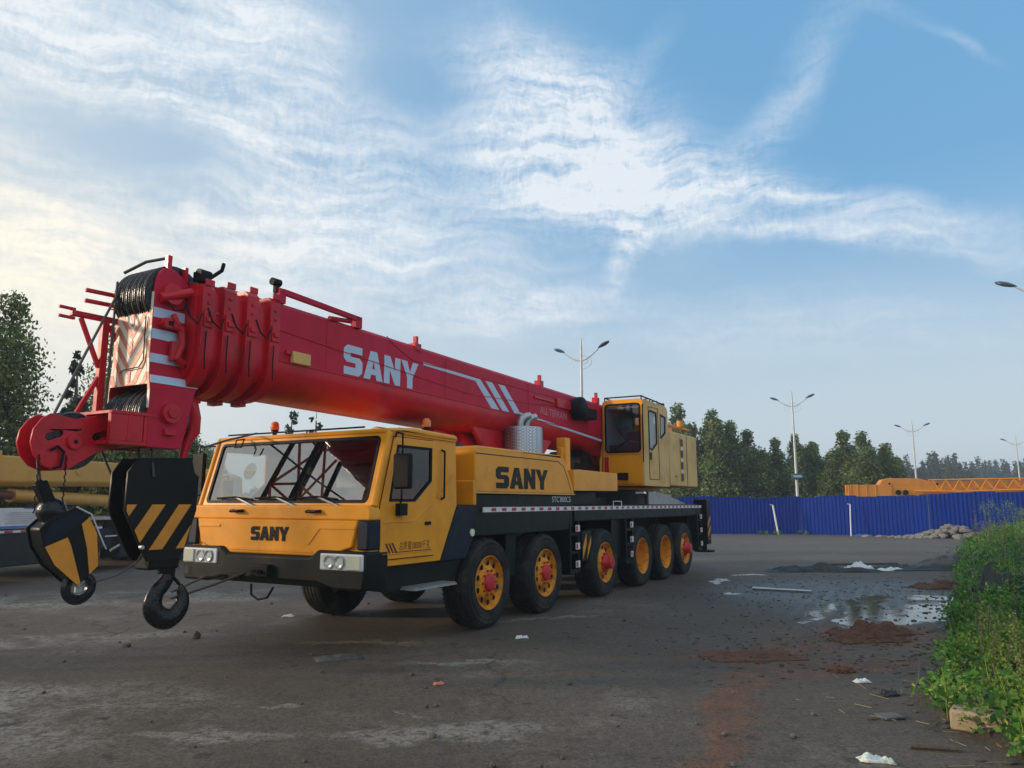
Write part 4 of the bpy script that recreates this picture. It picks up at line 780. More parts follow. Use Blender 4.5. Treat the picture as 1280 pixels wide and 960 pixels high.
# boom head
def flare(mb):
    def f(v):
        t=min(1,max(0,(3.05-v.z)/.22)); t=t*t*(3-2*t); v.y+= (.055*t if v.y>1.5 else -.045*t); return v
    return mb.map(f)
hp=[(-1.14,2.23),(-1.15,2.5),(-1.15,2.8),(-1.15,3.05),(-1.15,3.3),(-1.15,3.6),(-1.15,3.80)]+arc(-1.0,3.88,.16,150,75,6)[:]+[(-.86,4.02),(-.72,3.92),(-.70,3.6),(-.68,3.4),(-.61,3.1),(-.60,2.95),(-.64,2.8),(-.70,2.5),(-.76,2.23)]
hp[7:14]=[(-1.14,3.95),(-1.11,4.02),(-1.06,4.065),(-1.0,4.08),(-.93,4.065)]
for k,(y0,y1) in enumerate(((1.22,1.26),(1.78,1.82))):
    # strips so the flare can bend the plate
    q=MB()
    zs=[2.23,2.5,2.8,2.86,2.92,2.98,3.05,3.3,3.6,3.8,3.95,4.02,4.065,4.08]
    fr=lambda z: -1.15 if z<3.8 else np.interp(z,[3.8,3.95,4.02,4.065,4.08],[-1.15,-1.13,-1.10,-1.06,-1.01])
    rr=lambda z: np.interp(z,[2.23,2.5,2.8,2.95,3.1,3.4,3.6,3.92,4.02,4.065,4.08],[-.76,-.70,-.64,-.60,-.61,-.68,-.70,-.72,-.84,-.92,-.97])
    vs=[];fs=[]
    for z in zs:
        for x in (fr(z),rr(z)):
            for y in (y0,y1): vs.append((x,y,z))
    for i in range(len(zs)-1):
        a=i*4;b2=a+4
        fs+=[(a,a+2,b2+2,b2),(a+1,b2+1,b2+3,a+3),(a,b2,b2+1,a+1),(a+2,a+3,b2+3,b2+2)]
    fs+=[(0,1,3,2),((len(zs)-1)*4,(len(zs)-1)*4+2,(len(zs)-1)*4+3,(len(zs)-1)*4+1)]
    q.add(vs,fs); flare(q); hd=q.build('head_plate',REDP if k==0 else RED,boom,.008)
    if k==0:
        q=MB()
        for (z0,z1) in ((3.54,3.64),(3.32,3.42),(3.08,3.17),(2.87,2.95)):
            vs=[(x,1.2185,z) for z in (z0,z1) for x in (-1.148,rr((z0+z1)/2)+.002)]; vs+=[(x,y-.003,z) for x,y,z in vs]
            q.add(vs,[(0,1,3,2),(4,6,7,5),(0,4,5,1),(2,3,7,6),(0,2,6,4),(1,5,7,3)])
        flare(q); q.build('stripes',PALEB,hd,smooth=0)
        q=MB(); q.cyl((-.97,1.15,3.80),.11,.07,'y',20); q.tube([(-1.1,1.19,3.74),(-.78,1.14,3.86)],.05,10); q.cyl((-.92,1.12,2.58),.10,.06,'y',24); q.cyl((-.92,1.10,2.58),.05,.08,'y',16)
        q.tube([(-1.08,1.19,3.5),(-.86,1.17,3.46),(-.84,1.16,3.3),(-.9,1.16,3.15),(-.8,1.17,3.1)],.045,8); q.tube([(-.95,1.18,3.6),(-.9,1.15,3.48)],.03,8); q.box(-.96,-.84,1.15,1.2,3.12,3.32); q.box(-1.06,-.98,1.14,1.2,3.44,3.54); q.box(-.98,-.86,1.13,1.17,2.36,2.42); q.tube([(-.74,1.16,3.64),(-.5,1.05,3.68)],.03,8); q.build('head_bracket',RED,hd,.005,split=True)
        q=MB(); q.tube([(-1.03,1.165,3.70),(-.97,1.14,3.63),(-.86,1.14,3.66),(-.82,1.16,3.74)],.008,5); q.tube([(-.82,1.15,3.1),(-.72,1.15,3.04)],.012,5); q.box(-1.02,-.97,1.13,1.15,3.47,3.51); q.build('control_cable',BLKM,hd,split=True)
# front chevron board
CHB=lambda:None
q=MB(); x=-1.155
zs=[2.86,2.92,2.98,3.05,3.2,3.4,3.62]
vs=[];fs=[]
for z in zs:
    for y in (1.262,1.778): vs+= [(x,y,z),(x+.02,y,z)]
for i in range(len(zs)-1):
    a=i*4;b2=a+4; fs+=[(a,a+2,b2+2,b2),(a+1,b2+1,b2+3,a+3),(a,b2,b2+1,a+1),(a+2,a+3,b2+3,b2+2)]
fs+=[(0,1,3,2),(24,26,27,25)]
q.add(vs,fs); flare(q); cb_=q.build('chevron_board',CREAM,boom,smooth=0)
q=MB()
def chev(zv,wd):
    # V pointing down at centre; arms rise to the edges with slope 1.15
    for sgn in (-1,1):
        n=6
        for i in range(n):
            t0,t1=i/n,(i+1)/n
            pts=[]
            for t in (t0,t1):
                yy=1.52+sgn*.255*t; pts.append((yy,zv+.30*t,zv+.30*t+wd))
            lo,hi=2.862,3.618
            a=[(pts[0][0],max(lo,min(hi,pts[0][1]))),(pts[1][0],max(lo,min(hi,pts[1][1]))),(pts[1][0],max(lo,min(hi,pts[1][2]))),(pts[0][0],max(lo,min(hi,pts[0][2])))]
            if max(p[1] for p in a)-min(p[1] for p in a)<.005: continue
            vs=[(x-.003,p[0],p[1]) for p in a]+[(x-.0005,p[0],p[1]) for p in a]
            q.add(vs,[(0,1,2,3),(7,6,5,4),(0,4,5,1),(1,5,6,2),(2,6,7,3),(3,7,4,0)])
for zv in (2.60,2.78,2.96,3.14,3.32,3.50): chev(zv,.085)
flare(q); q.build('chevron_stripe',SALMON,cb_,smooth=0)
q=MB(); 
for z in (3.6,3.32,3.02): q.box(x-.006,x-.004,1.50,1.54,z-.13,z) 
q.build('red_mark',REDV,cb_)
q=MB()  # pale edge bands on both plates' front edges
for y0,y1 in ((1.222,1.258),(1.782,1.818)):
    for i,(z0,z1) in enumerate([(2.62,2.8),(2.8,2.98),(2.98,3.12),(3.12,3.3),(3.3,3.45),(3.45,3.62),(3.62,3.8)]):
        q.mat(i%2).box(-1.154,-1.1505,y0,y1,z0,z1-.001)
flare(q); q.parts=[(0,56,0,42),(56,112,42,84)]; q.build('edge_band',[CREAM,SALMON],cb_,split=True)
q=MB(); q.tube([(-1.17,1.3,3.55),(-1.17,1.29,3.1),(-1.18,1.34,3.03),(-1.18,1.58,3.02),(-1.17,1.66,3.0)],.006,5); q.build('thin_cable',BLKM,cb_)
def sheaves(name,cx,cz,r,ys,th,edge):
    e=empty(name,(cx,0,cz)); e.parent=boom
    for y in ys:
        q=MB(); q.lathe([(-th*.5,r*.25),(-th*.5,r*.96),(-th*.42,r),(-th*.3,r),(-th*.12,r*.9),(th*.12,r*.9),(th*.3,r),(th*.42,r),(th*.5,r*.96),(th*.5,r*.25)],(0,y,0),'y',40); q.build('sheave',HOOKM,e)
        if edge:
            q=MB(); q.lathe([(-.006,r*.90),(-.006,r*.99),(.006,r*.99),(.006,r*.90)],(0,y,0),'y',40,closed=True); q.build('rope_turn',ROPE,e)
    q=MB(); q.cyl((0,ys[0]-.05,0),r*.2,ys[-1]-ys[0]+.1,'y',16); q.build('sheave_pin',BLKM,e)
sheaves('top_sheave_block',-.88,3.79,.345,[1.31,1.41,1.50,1.60,1.69,1.75],.085,True)
sheaves('lower_sheave_block',-.93,2.56,.29,[1.26,1.36,1.46,1.56,1.66,1.76],.085,True)
q=MB(); q.box(-.85,-.70,1.26,1.78,2.3,3.9); q.box(-1.12,-.7,1.26,1.78,2.24,2.28); q.box(-1.13,-1.0,1.28,1.76,3.60,3.64); q.build('head_crossplate',RED,boom,.01,split=True)
q=MB(); q.box(-1.02,-.97,1.23,1.28,4.06,4.22);  q.box(-.82,-.78,1.22,1.27,3.98,4.14); q.box(-.9,-.86,1.3,1.35,4.0,4.12); q.build('rope_guard',RED,boom,split=True)
# small red arm behind the head
q=MB(); q.tube([(-.66,1.36,2.78),(-.56,1.36,2.72),(-.51,1.36,2.58),(-.50,1.36,2.44),(-.56,1.36,2.32),(-.60,1.36,2.14)],[.07,.10,.09,.08,.05,.035],12); q.build('pivot_arm',RED,boom)
# tip boom (rooster sheave) in front of the head
tip=empty('auxiliary_tip',(0,0,0)); tip.parent=boom
q=MB(); q.box(-1.52,-.98,1.18,1.88,2.24,2.275); q.box(-1.52,-.98,1.17,1.89,2.53,2.56); q.box(-1.18,-1.145,1.18,1.88,2.276,2.53); q.box(-1.52,-1.19,1.18,1.23,2.276,2.53); q.box(-1.52,-1.19,1.83,1.88,2.276,2.53); q.box(-1.35,-1.31,1.175,1.18,2.276,2.53); q.build('tip_box',RED,tip,.006)
ol=[(-1.16,2.5),(-1.16,2.27),(-1.5,2.16)]+[(-1.83+.27*math.cos(R(a)),2.25+.27*math.sin(R(a))) for a in (-75,-100,-125,-150,-175,-200,-225,-245)]+[(-1.72,2.46),(-1.5,2.52)]
def slot(cx,cz,l,r_): return arc(cx+l,cz+.02,r_,-90,90,5)+arc(cx-l,cz-.02,r_,90,270,5)
for y0 in (1.40,1.62):
    q=MB(); q.xz(ol,y0,y0+.025,[slot(-1.90,2.30,.045,.035),slot(-1.47,2.33,.045,.035)]); pl=q.build('tip_plate',RED,tip,.005)
    if y0<1.5:
        q=MB(); q.cyl((-1.72,y0-.03,2.25),.07,.035,'y',24); q.build('pin_cap',RED,pl,.006); q=MB(); q.cyl((-1.72,y0-.034,2.25),.02,.005,'y',10); q.build('pin_hole',BLKM,pl)
q=MB(); q.lathe([(0,.05),(0,.255),(.03,.27),(.06,.24),(.13,.24),(.16,.27),(.19,.255),(.19,.05)],(-1.71,1.427,2.265),'y',40); q.build('tip_sheave',HOOKM,tip)
# jib connection frame
fr_=MB(); y=1.82
fr_.sqbar((-1.62,y,3.55),(-1.0,y,3.56),.055); fr_.sqbar((-1.27,y,3.54),(-1.27,y,2.5),.07); fr_.sqbar((-1.52,y,3.52),(-1.30,y,3.05),.04); fr_.sqbar((-1.5,y,2.53),(-1.29,y,2.95),.04); fr_.sqbar((-1.22,y,3.5),(-1.1,y,3.28),.04)
for z in (3.59,3.50): fr_.sqbar((-1.74,y,z),(-1.58,y,z),.03)
fr_.build('jib_frame',RED,boom,.006,split=True)
fr_=MB()
for z in (3.85,3.74): fr_.sqbar((-1.42,1.95,z),(-1.1,1.9,z),.04)
fr_.box(-1.15,-1.0,1.85,1.95,3.7,3.9); fr_.build('jib_fork',RED,boom,.006,split=True)
# ropes
rp=MB(); rp.tube([(-1.22,1.70,3.86),(-1.2,1.6,3.6),(-1.62,1.56,2.85),(-1.86,1.53,2.48)],.014,6) if False else None
rp.tube([(-1.22,1.72,3.83),(-1.55,1.62,3.15),(-1.88,1.52,2.44)],.013,6)
rp.tube([(-1.235,1.72,3.95),(-1.24,1.72,3.7),(-1.245,1.73,2.2),(-1.13,1.66,1.9)],.012,6)
rp.tube([(-.99,1.25,4.2),(-1.08,1.5,4.17),(-1.17,1.72,4.06)],.016,6); rp.tube([(-.98,1.3,4.13),(-.5,1.3,4.02),(.2,1.3,4.0)],.012,6); rp.tube([(-.9,1.5,4.12),(-.4,1.5,4.03),(.2,1.5,4.01)],.012,6)
rp.tube([(-1.97,1.52,2.25),(-1.96,1.515,2.05),(-1.93,1.5,1.86)],.014,6)
for y in (1.36,1.56): rp.tube([(-1.0,y,2.45),(-.98,y-.1,1.95)],.012,6)
rp.build('hoist_rope',ROPE,boom,split=True)
ch=MB()
for (x,y) in ((-2.02,1.39),(-1.78,1.39)):
    for i in range(16): z=2.12-i*.032; ch.tube([(x+.008*(i%2),y+.01*((i+1)%2),z),(x-.008*(i%2),y-.01*((i+1)%2),z-.034)],.006,5)
ch.tube([(-1.93,1.385,2.16),(-1.88,1.37,2.2),(-1.82,1.37,2.15),(-1.84,1.37,2.02),(-1.9,1.37,2.0)],.014,6); ch.build('chain',BLKM,boom)
# ------------------------------------------------------------------ main hook block
hb=empty('hook_block',T(-.85,1.42,0),RZ,'large black crane hook block with broad diagonal orange stripes and a heavy hook','hook block')
HB=lambda mb,n,m,bv=0,p=hb,**k: mb.build(n,m,p,bv,**k)
pl=[(-.39,1.99),(-.29,2.13),(.31,2.16),(.36,2.0),(.41,1.97),(.405,1.62),(.28,1.2),(.2,1.13),(-.12,1.13),(-.18,1.22),(-.395,1.62)]
for y0 in (-.14,.11):
    q=MB(); q.xz(pl,y0,y0+.03); o_=HB(q,'side_plate',BLK,.006)
    if y0<0:
        q=MB()
        def clip(poly,clipper):
            out=poly
            n=len(clipper); A=sum(clipper[i][0]*clipper[(i+1)%n][1]-clipper[(i+1)%n][0]*clipper[i][1] for i in range(n)); s_=1 if A>0 else -1
            for i in range(n):
                a,b2=clipper[i],clipper[(i+1)%n]; ins=lambda p:((b2[0]-a[0])*(p[1]-a[1])-(b2[1]-a[1])*(p[0]-a[0]))*s_>=0
                new=[]
                for j in range(len(out)):
                    p,r_=out[j-1],out[j]
                    if ins(p)!=ins(r_):
                        d1=(b2[0]-a[0])*(p[1]-a[1])-(b2[1]-a[1])*(p[0]-a[0]); d2=(b2[0]-a[0])*(r_[1]-a[1])-(b2[1]-a[1])*(r_[0]-a[0]); t=d1/(d1-d2); new.append((p[0]+(r_[0]-p[0])*t,p[1]+(r_[1]-p[1])*t))
                    if ins(r_): new.append(r_)
                out=new
                if not out: break
            return out
        hull=[(-.385,1.99),(-.29,2.12),(.31,2.14),(.40,1.96),(.395,1.62),(.28,1.22),(.2,1.14),(-.12,1.14),(-.18,1.23),(-.385,1.62)]
        band=[(-1,1.68),(1,1.68),(1,1.26),(-1,1.26)]
        for x in (-.42,-.11,.19,.49):
            st_=clip(clip([(x,1.68),(x+.145,1.68),(x+.145-.40,1.10),(x-.40,1.10)],inset(hull,.006)),[(-1,1.69),(-1,1.24-.0),(1,1.24),(1,1.69)])
            if len(st_)>2: q.xz(st_,y0-.004,y0-.0005)
        q.build('stripes',STRIPE,o_,smooth=0)
q=MB()
for y in (-.07,0,.07): q.cyl((0,y-.03,1.78),.30,.06,'y',36)
HB(q,'sheaves',BLKM)
q=MB(); q.box(-.08,.26,-.12,.12,1.04,1.2); q.cyl((.2,0,.98),.085,.12,'z',24); HB(q,'crosshead',BLK,.02)
q=MB(); q.tube([(-.36,-.05,1.3),(-.42,.0,1.25),(-.35,.1,1.24)],.012,6); q.cyl((-.2,-.17,1.27),.02,.04,'y',8); HB(q,'shackle',GREY)
def hook(mb,s,ox,oz,ry=0):
    path=[(0,.62,.085),(0,.5,.095),(-.05,.40,.10),(-.135,.30,.11),(-.17,.17,.125),(-.13,.05,.135),(0,-.03,.14),(.12,.0,.125),(.2,.1,.11),(.22,.22,.085),(.19,.32,.06),(.17,.38,.03)]
    out=[]
    for i in range(len(path)-1):
        p0,p1,p2,p3=[path[max(0,min(len(path)-1,j))] for j in (i-1,i,i+1,i+2)]
        for k in range(5):
            t=k/5; out.append(tuple(.5*(2*b_+(c_-a_)*t+(2*a_-5*b_+4*c_-d_)*t*t+(3*b_-a_-3*c_+d_)*t**3) for a_,b_,c_,d_ in zip(p0,p1,p2,p3)))
    out.append(path[-1]); return [(x*s,0,z*s) for x,z,r in out],[r*s*.95 for x,z,r in out]
q=MB(); pp,rr_=hook(q,.80,0,0); q.tube([(x+.20,0,z+.565) for x,_,z in pp],rr_,18); q.v=[(x,y*.72,z) for x,y,z in q.v]; hk=HB(q,'hook',HOOKM,smooth=60); hk.rotation_euler=(0,0,R(-8))
q=MB(); q.tube([(.22,0,.99),(.34,0,.86)],.018,8); HB(q,'latch',BLKM,p=hk)
# ------------------------------------------------------------------ small hook
sh=empty('hook_ball',T(-1.93,1.5,1.86),RZ,'smaller black auxiliary hook with orange and black striped shield, pulled sideways by a rope','hook')
tl_=empty('swing',(0,0,0))
bpy.data.objects.remove(tl_)
def SH(mb,n,m,bv=0,p=None,**k): 
    ang=R(27); ca,sa=math.cos(ang),math.sin(ang)
    mb.map(lambda v:Vector((v.x*ca-v.z*sa, v.y, v.x*sa+v.z*ca))) ; return mb.build(n,m,p or sh,bv,**k)
# local: hanging along -z, then swung so the lower end moves to the rear
q=MB(); q.box(-.05,.05,-.05,.05,-.20,.02); q.tube([(0,0,.04),(0,0,-.05)],.03,8); SH(q,'rope_socket',BLKM,.01)
q=MB(); q.lathe([(0,.001),(-.0,.06),(-.03,.10),(-.08,.125),(-.14,.12),(-.2,.12)][::1],(0,0,-.16),'z',24); SH(q,'swivel_ball',HOOKM)
shp=[(-.20,-.33),(-.1,-.30),(.14,-.30),(.22,-.42),(.235,-.62),(.12,-.92),(-.1,-.97),(-.21,-.70),(-.235,-.5)]
for y0 in (-.12,.10):
    q=MB(); q.xz(shp,y0,y0+.02); o_=SH(q,'shield',NAVY if False else BLK,.005)
    if y0<0:
        q=MB(); q.xz([(-.226,-.50),(-.02,-.52),(-.02,-.60),(-.07,-.955),(-.10,-.965),(-.21,-.69)][::-1],y0-.004,y0-.0005); q.xz([(.14,-.47),(.222,-.45),(.233,-.62),(.13,-.90),(.03,-.93),(.10,-.70)][::-1],y0-.004,y0-.0005); SH(q,'stripes',STRIPE,p=o_,smooth=0)
        q=MB(); q.xz([(-.215,-.42),(-.10,-.34),(.14,-.33),(.2,-.43),(-.0,-.48),(-.22,-.49)],y0-.0035,y0-.0005); SH(q,'blue_patch',NAVY,p=o_)
q=MB(); q.xz(inset(shp,.015),-.10,.10); SH(q,'ball_weight',BLK,.03)
q=MB(); q.tube([(.15,-.13,-.3),(.25,-.13,-.43),(.25,-.13,-.75),(.26,-.12,-.8)],.007,5); SH(q,'white_cord',WHT)
q=MB(); q.lathe([(-.045,.10),(-.02,.075),(.02,.075),(.045,.10),(.04,.145),(0,.165),(-.04,.145)],(0,0,0),'y',32,closed=True); hr_=q.build('hook_ring',HOOKM,sh); hr_.location=(.43,.0,-.93)
q=MB(); q.tube([(-.05,0,.03),(.0,0,-.01),(.05,0,.05)],.016,6); q.box(-.03,.03,-.01,.01,-.05,.05); q.build('hook_latch',GREY,hr_)
# tie ropes
def rope(name,pts,label,r=.009):
    q=MB(); q.tube(pts,r,6); return tag(q.build(name,ROPE),label,'rope')
rope('tie_rope',[T(-1.40,1.5,.95),T(-1.15,1.48,1.0),T(-.98,1.42,1.12),T(-.95,1.4,1.2)],'thin dark rope tying the small striped hook back to the big hook block',.007)
rope('tie_rope',[T(-.62,1.36,.74),T(-.4,1.45,.75),T(.1,1.6,.80),T(.62,1.72,.88)],'doubled black rope from the big hook to the crane bumper, upper strand',.014)
rope('tie_rope',[T(-.6,1.38,.80),T(-.3,1.5,.85),T(.2,1.9,.86),T(.7,2.3,.80)],'doubled black rope from the big hook to the crane bumper, lower strand',.012)
rope('tension_rope',[T(-.38,1.3,2.28),T(.3,1.8,2.42),T(1.2,2.3,2.60)],'black rope from the red boom head to the yellow cab roof',.013)
# ------------------------------------------------------------------ street lamps
def lamp(x,y,label,sign=False):
    e=empty('street_lamp',(x,y,0),0,label,'street lamp','twin-headed street lamps along the road behind')
    q=MB(); q.lathe([(0,.16),(.3,.16),(.32,.10),(7.9,.045),(8.3,.02),(8.32,.001)],(0,0,0),'z',14); q.build('pole',POLE,e)
    D=Vector((.79,-.61,0))
    for sg in (-1,1):
        P0=[Vector((0,0,7.35))+D*sg*t*.75+Vector((0,0,.36*t**1.6)) for t in (0,.3,.6,.9,1.2)]
        q=MB(); q.tube(P0,[.035,.032,.028,.025,.022],8); q.build('arm',POLE,e)
        q=MB(); a=P0[-1]; dr=(P0[-1]-P0[-2]).normalized(); q.tube([a-dr*.12,a+dr*.02,a+dr*.22,a+dr*.42,a+dr*.52],[.03,.08,.115,.09,.03],12); q.v=[(vx,vy,a.z+(vz-a.z)*.55) for vx,vy,vz in q.v]; q.build('lamp_head',LAMPD,e)
    q=MB()
    for sg in (-1,1):
        q.tube([Vector((0,0,7.0))+D*sg*.5*math.sin(t)+Vector((0,0,.28*(1-math.cos(t)))) for t in [i*.5 for i in range(6)]],.010,5)
        q.tube([Vector((0,0,7.2))+D*sg*(.1+.22*math.sin(t))+Vector((0,0,.18*(1-math.cos(t)))) for t in [i*.6 for i in range(7)]],.010,5)
    q.build('scroll_ornament',POLE,e)
    if sign:
        q=MB(); q.box(-.32,.32,-.2,-.05,3.05,3.38); q.build('sign_box',LAMPD,e,.02); q=MB(); q.box(-.24,.24,-.215,-.201,3.15,3.28); q.build('sign_panel',POLE,e)
    return e
lamp(2.8,29.9,'twin-headed street lamp rising behind the red boom, nearest in view whole'); lamp(16.75,44.6,'twin-headed street lamp with a small dark sign box on its pole',True)
lamp(32.5,60.9,'slender twin-headed street lamp above the orange lattice boom'); lamp(50.0,74.6,'farthest twin-headed street lamp at the right edge over the distant trees'); lamp(15.05,20.3,'close street lamp outside the right edge of which one head shows against the sky')
# ------------------------------------------------------------------ fence
BLUE=paint('blue_sheet_paint',(.001,.030,.27),.55,dirt=.10,dirtcol=(.01,.06,.36),scale=1.2,streak=True,spec=.15)
path=[Vector((3.5,42.0)),Vector((15.6,41.3)),Vector((20.6,37.7)),Vector((29,34.2))]
def fence_panel(a,b,h0,h1,label,nm):
    e=empty('corrugated_fence',(a.x,a.y,0),0,label,'fence'); d=(b-a); Ln=d.length; d/=Ln; n=Vector((d.y,-d.x)); q=MB(); per=.19; vs=[];fs=[]
    prof=[(0,0),(.05,0),(.075,.035),(.125,.035),(.15,0)]; k=0; xs=[]
    x=0
    while x<Ln:
        for u_,w_ in prof:
            if x+u_<=Ln: xs.append((x+u_,w_))
        x+=per
    rr=random.Random(3)
    for i,(t,w_) in enumerate(xs):
        hh=h0+(h1-h0)*t/Ln+.02*math.sin(t*1.1)+(((int(t/.95)*7)%5)-2)*.016
        p=d*t+n*w_
        for z in (0.02,hh):
            vs.append((p.x,p.y,z)); vs.append((p.x-n.x*.006,p.y-n.y*.006,z))
    for i in range(len(xs)-1):
        c=i*4; m=c+4; fs+=[(c,m,m+2,c+2),(c+1,c+3,m+3,m+1),(c+2,m+2,m+3,c+3),(c,c+1,m+1,m)]
    q.add(vs,fs); q.build('sheet',BLUE,e,smooth=0)
    q=MB()
    for z in (.5,1.5): q.sqbar((-n.x*.05,-n.y*.05,z),(d.x*Ln-n.x*.05,d.y*Ln-n.y*.05,z),.05)
    q.build('rail',POLE,e,split=True)
    t=.5
    while t<Ln:
        q=MB(); p=d*t-n*.1; q.tube([(p.x,p.y,0),(p.x,p.y,h0)],.03,8); q.build('fence_post',POLE,e); t+=3
    return e
fence_panel(path[0],path[1],2.0,1.98,'blue corrugated sheet fence, straight left run behind the crane rear','f'); fence_panel(path[1]+Vector((.01,-.01)),path[2],2.0,2.05,'blue corrugated sheet fence, middle run angling towards the rubble pile','f'); fence_panel(path[2]+Vector((.01,-.01)),path[3],2.12,2.35,'blue corrugated sheet fence, taller right run partly behind the weeds','f')
for (x,y,dx,h,lb) in ((14.15,40.95,-.12,1.55,'white pole leaning on the blue fence, left one'),(17.3,39.35,.18,1.6,'thin white pole leaning on the blue fence, right one')):
    q=MB(); q.tube([(x,y-.25,.0),(x+dx*.5,y-.1,h*.5),(x+dx,y+.02,h)],.05 if dx<0 else .035,8); q.tube([(x+dx,y+.02,h),(x+dx-.15,y,h+.03)],.025,6); tag(q.build('leaning_pole',WHT),lb,'pole')
# ------------------------------------------------------------------ ochre crane at left
LA=R(8.5); e2=empty('parked_crane',(-11.44,17.0,0),math.pi/2-LA,'ochre yellow truck crane with dark lower body parked at the left behind the hooks','crane')
EP=lambda q,n,m,bv=.0,**k:q.build(n,m,k.pop('parent',e2),bv,**k)
q=MB(); q.yz([(.0,.12),(.1,0),(.5,0),(.6,.12),(.6,.7),(.0,.7)][::-1],-4,9.2); q.map(lambda v:Vector((v.x,v.y,v.z*(1-.02*v.x)+2.05+.02*v.x))); bm2=EP(q,'boom',YEL2,.03)
q=MB(); q.xz([(-.3,1.95),(-.3,2.85),(-.1,2.85),(-.1,1.95)],-.03,.0); q.cyl((2.4,-.02,2.5),.12,.03,'y',20); q.box(1.0,1.2,-.02,0,2.7,2.9); EP(q,'boom_collar',YEL2,.01,parent=bm2,split=True)
q=MB(); q.cyl((5.4,-.015,2.5),.05,.02,'y',12); q.cyl((4.2,-.012,2.6),.03,.02,'y',12); EP(q,'boom_plug',BLKM,parent=bm2,split=True)
q=MB(); q.tube([(.6,.3,1.86),(7.5,.3,1.62)],.16,18); EP(q,'luffing_cylinder',YEL2); q=MB(); q.tube([(-.3,.3,1.9),(.6,.3,1.86)],.1,14); q.cyl((-.1,.1,1.85),.17,.4,'y',16); EP(q,'cylinder_rod',paint('rusty_red_metal',(.16,.04,.03),.6,dirt=.3))
q=MB(); q.box(-4,9.5,-.8,1.4,.55,1.05); q.box(-4,2.2,-.9,-.5,.35,1.1); q.box(2.9,4.6,-.95,-.4,.3,1.25); q.box(5.0,9.0,-.85,-.4,.35,1.1); q.box(4.7,4.95,-.8,-.5,.3,1.6); EP(q,'carrier_body',paint('dark_blue_grey_paint',(.006,.010,.016),.5,dirt=.2,dirtcol=(.025,.028,.03)),.03)
q=MB(); q.box(-4,2.2,-.93,-.9,1.06,1.11); q.mat(1)
for i in range(14): q.box(-3.9+i*.44,-3.68+i*.44,-.935,-.931,1.065,1.105)
EP(q,'reflective_strip',[WHT,REDV])
q=MB(); q.box(-.9,.9,-.8,-.74,1.14,1.58); sb_=EP(q,'notice_board',WHT,.005)
q=MB(); q.box(-.85,.86,-.806,-.801,1.15,1.2); q.box(.5,.86,-.806,-.801,1.5,1.57); q.box(-.2,.5,-.806,-.801,1.56,1.58); EP(q,'blue_band',paint('light_blue_vinyl',(.06,.22,.6),.5),parent=sb_)
q=MB(); q.box(.55,.85,-.808,-.8065,1.15,1.24) ; EP(q,'yellow_label',YEL2,parent=sb_)
q=MB()
for i in range(6): q.box(-.7+.1*(i%2),.4,-.808,-.806,1.25+i*.045,1.262+i*.045)
EP(q,'printed_line',GREY,parent=sb_)
q=MB(); q.box(2.3,2.75,-.955,-.952,.85,.88); q.box(1.2,1.5,-.905,-.901,.8,.83); EP(q,'step_plate',WHT,split=True)
q=MB(); q.box(2.3,4.8,-.9,1.2,1.26,1.32); q.box(3.2,3.9,-.93,-.85,1.29,1.35); EP(q,'deck_plate',GREY,.01)
for x in (-2.6,-1.2,6.0,7.4):
    for yy in (-.75,1.1): q=MB(); q.lathe([(0,.2),(0,.4),(.04,.5),(.26,.5),(.3,.4),(.3,.2)],(x,yy,.5),'y',28,closed=True); q.lathe([(.05,.22),(.05,.001)],(x,yy,.5),'y',16); EP(q,'wheel',TYRE)
q=MB(); q.box(7.9,9.6,-.75,1.3,1.1,1.75); q.yz([(-.75,1.75),(1.3,1.75),(1.25,2.55),(.9,2.66),(-.4,2.66),(-.7,2.55)],8.0,9.5); cab2=EP(q,'cab',YEL2,.05)
q=MB(); q.box(7.98,7.995,-.6,1.1,1.85,2.45); EP(q,'cab_window',GREY,parent=cab2); q=MB(); q.box(8.2,9.2,-.765,-.755,1.85,2.42); EP(q,'side_window',GREY,parent=cab2)
q=MB(); q.tube([(8.0,-.8,2.5),(7.8,-1.1,2.55),(7.8,-1.1,1.8)],.03,6); q.box(7.72,7.8,-1.3,-1.0,1.85,2.4); EP(q,'mirror',BLKM,.01,parent=cab2)
q=MB(); q.yz([(.05,1.1),(.55,1.1),(.6,2.1),(0,2.1)],4.8,5.0) ; q.box(-3.5,-.5,-.3,.9,1.1,2.2); EP(q,'superstructure',YEL2,.03)
# white wall glimpsed behind it
q=MB(); q.box(-17.5,-13.2,30,30.2,0,1.9)
for i in range(18): q.box(-17.4+i*.24,-17.36+i*.24,29.95,29.99,1.2,1.85)
tag(q.build('white_wall',WHT),'low white wall with vertical bars far behind the ochre crane','wall')
# ------------------------------------------------------------------ orange crane boom beyond the fence
e3=empty('lattice_boom_crane',(19.75,44.6,0),R(-9),'orange crane boom with lattice jib lying horizontally above the blue fence','crane')
E3=lambda q,n,m,bv=.0,**k:q.build(n,m,k.pop('parent',e3),bv,**k)
q=MB(); q.box(0,2.4,0,.7,2.0,2.72); 
for x in (0,.12,.5,1.0,1.5): q.box(x,x+.05,-.03,0,2.0,2.72)
E3(q,'boom_head',ORNG,.01)
q=MB(); q.xz([(1.7,2.68),(1.95,3.02),(2.4,3.1),(3.9,3.08),(4.6,2.9),(14,3.02),(14,2.45),(5,2.2),(3.6,2.12),(2.4,2.05),(2.2,2.42)],.05,.75); bb=E3(q,'main_boom',ORNG,.02)
q=MB(); q.cyl((2.75,-.02,2.27),.15,.06,'y',18); q.cyl((3.15,-.02,2.27),.15,.06,'y',18); q.cyl((2.3,.02,2.78),.06,.05,'y',12); q.cyl((4.9,.02,2.75),.07,.05,'y',12); E3(q,'pin_hole',BLKM,parent=bb,split=True)
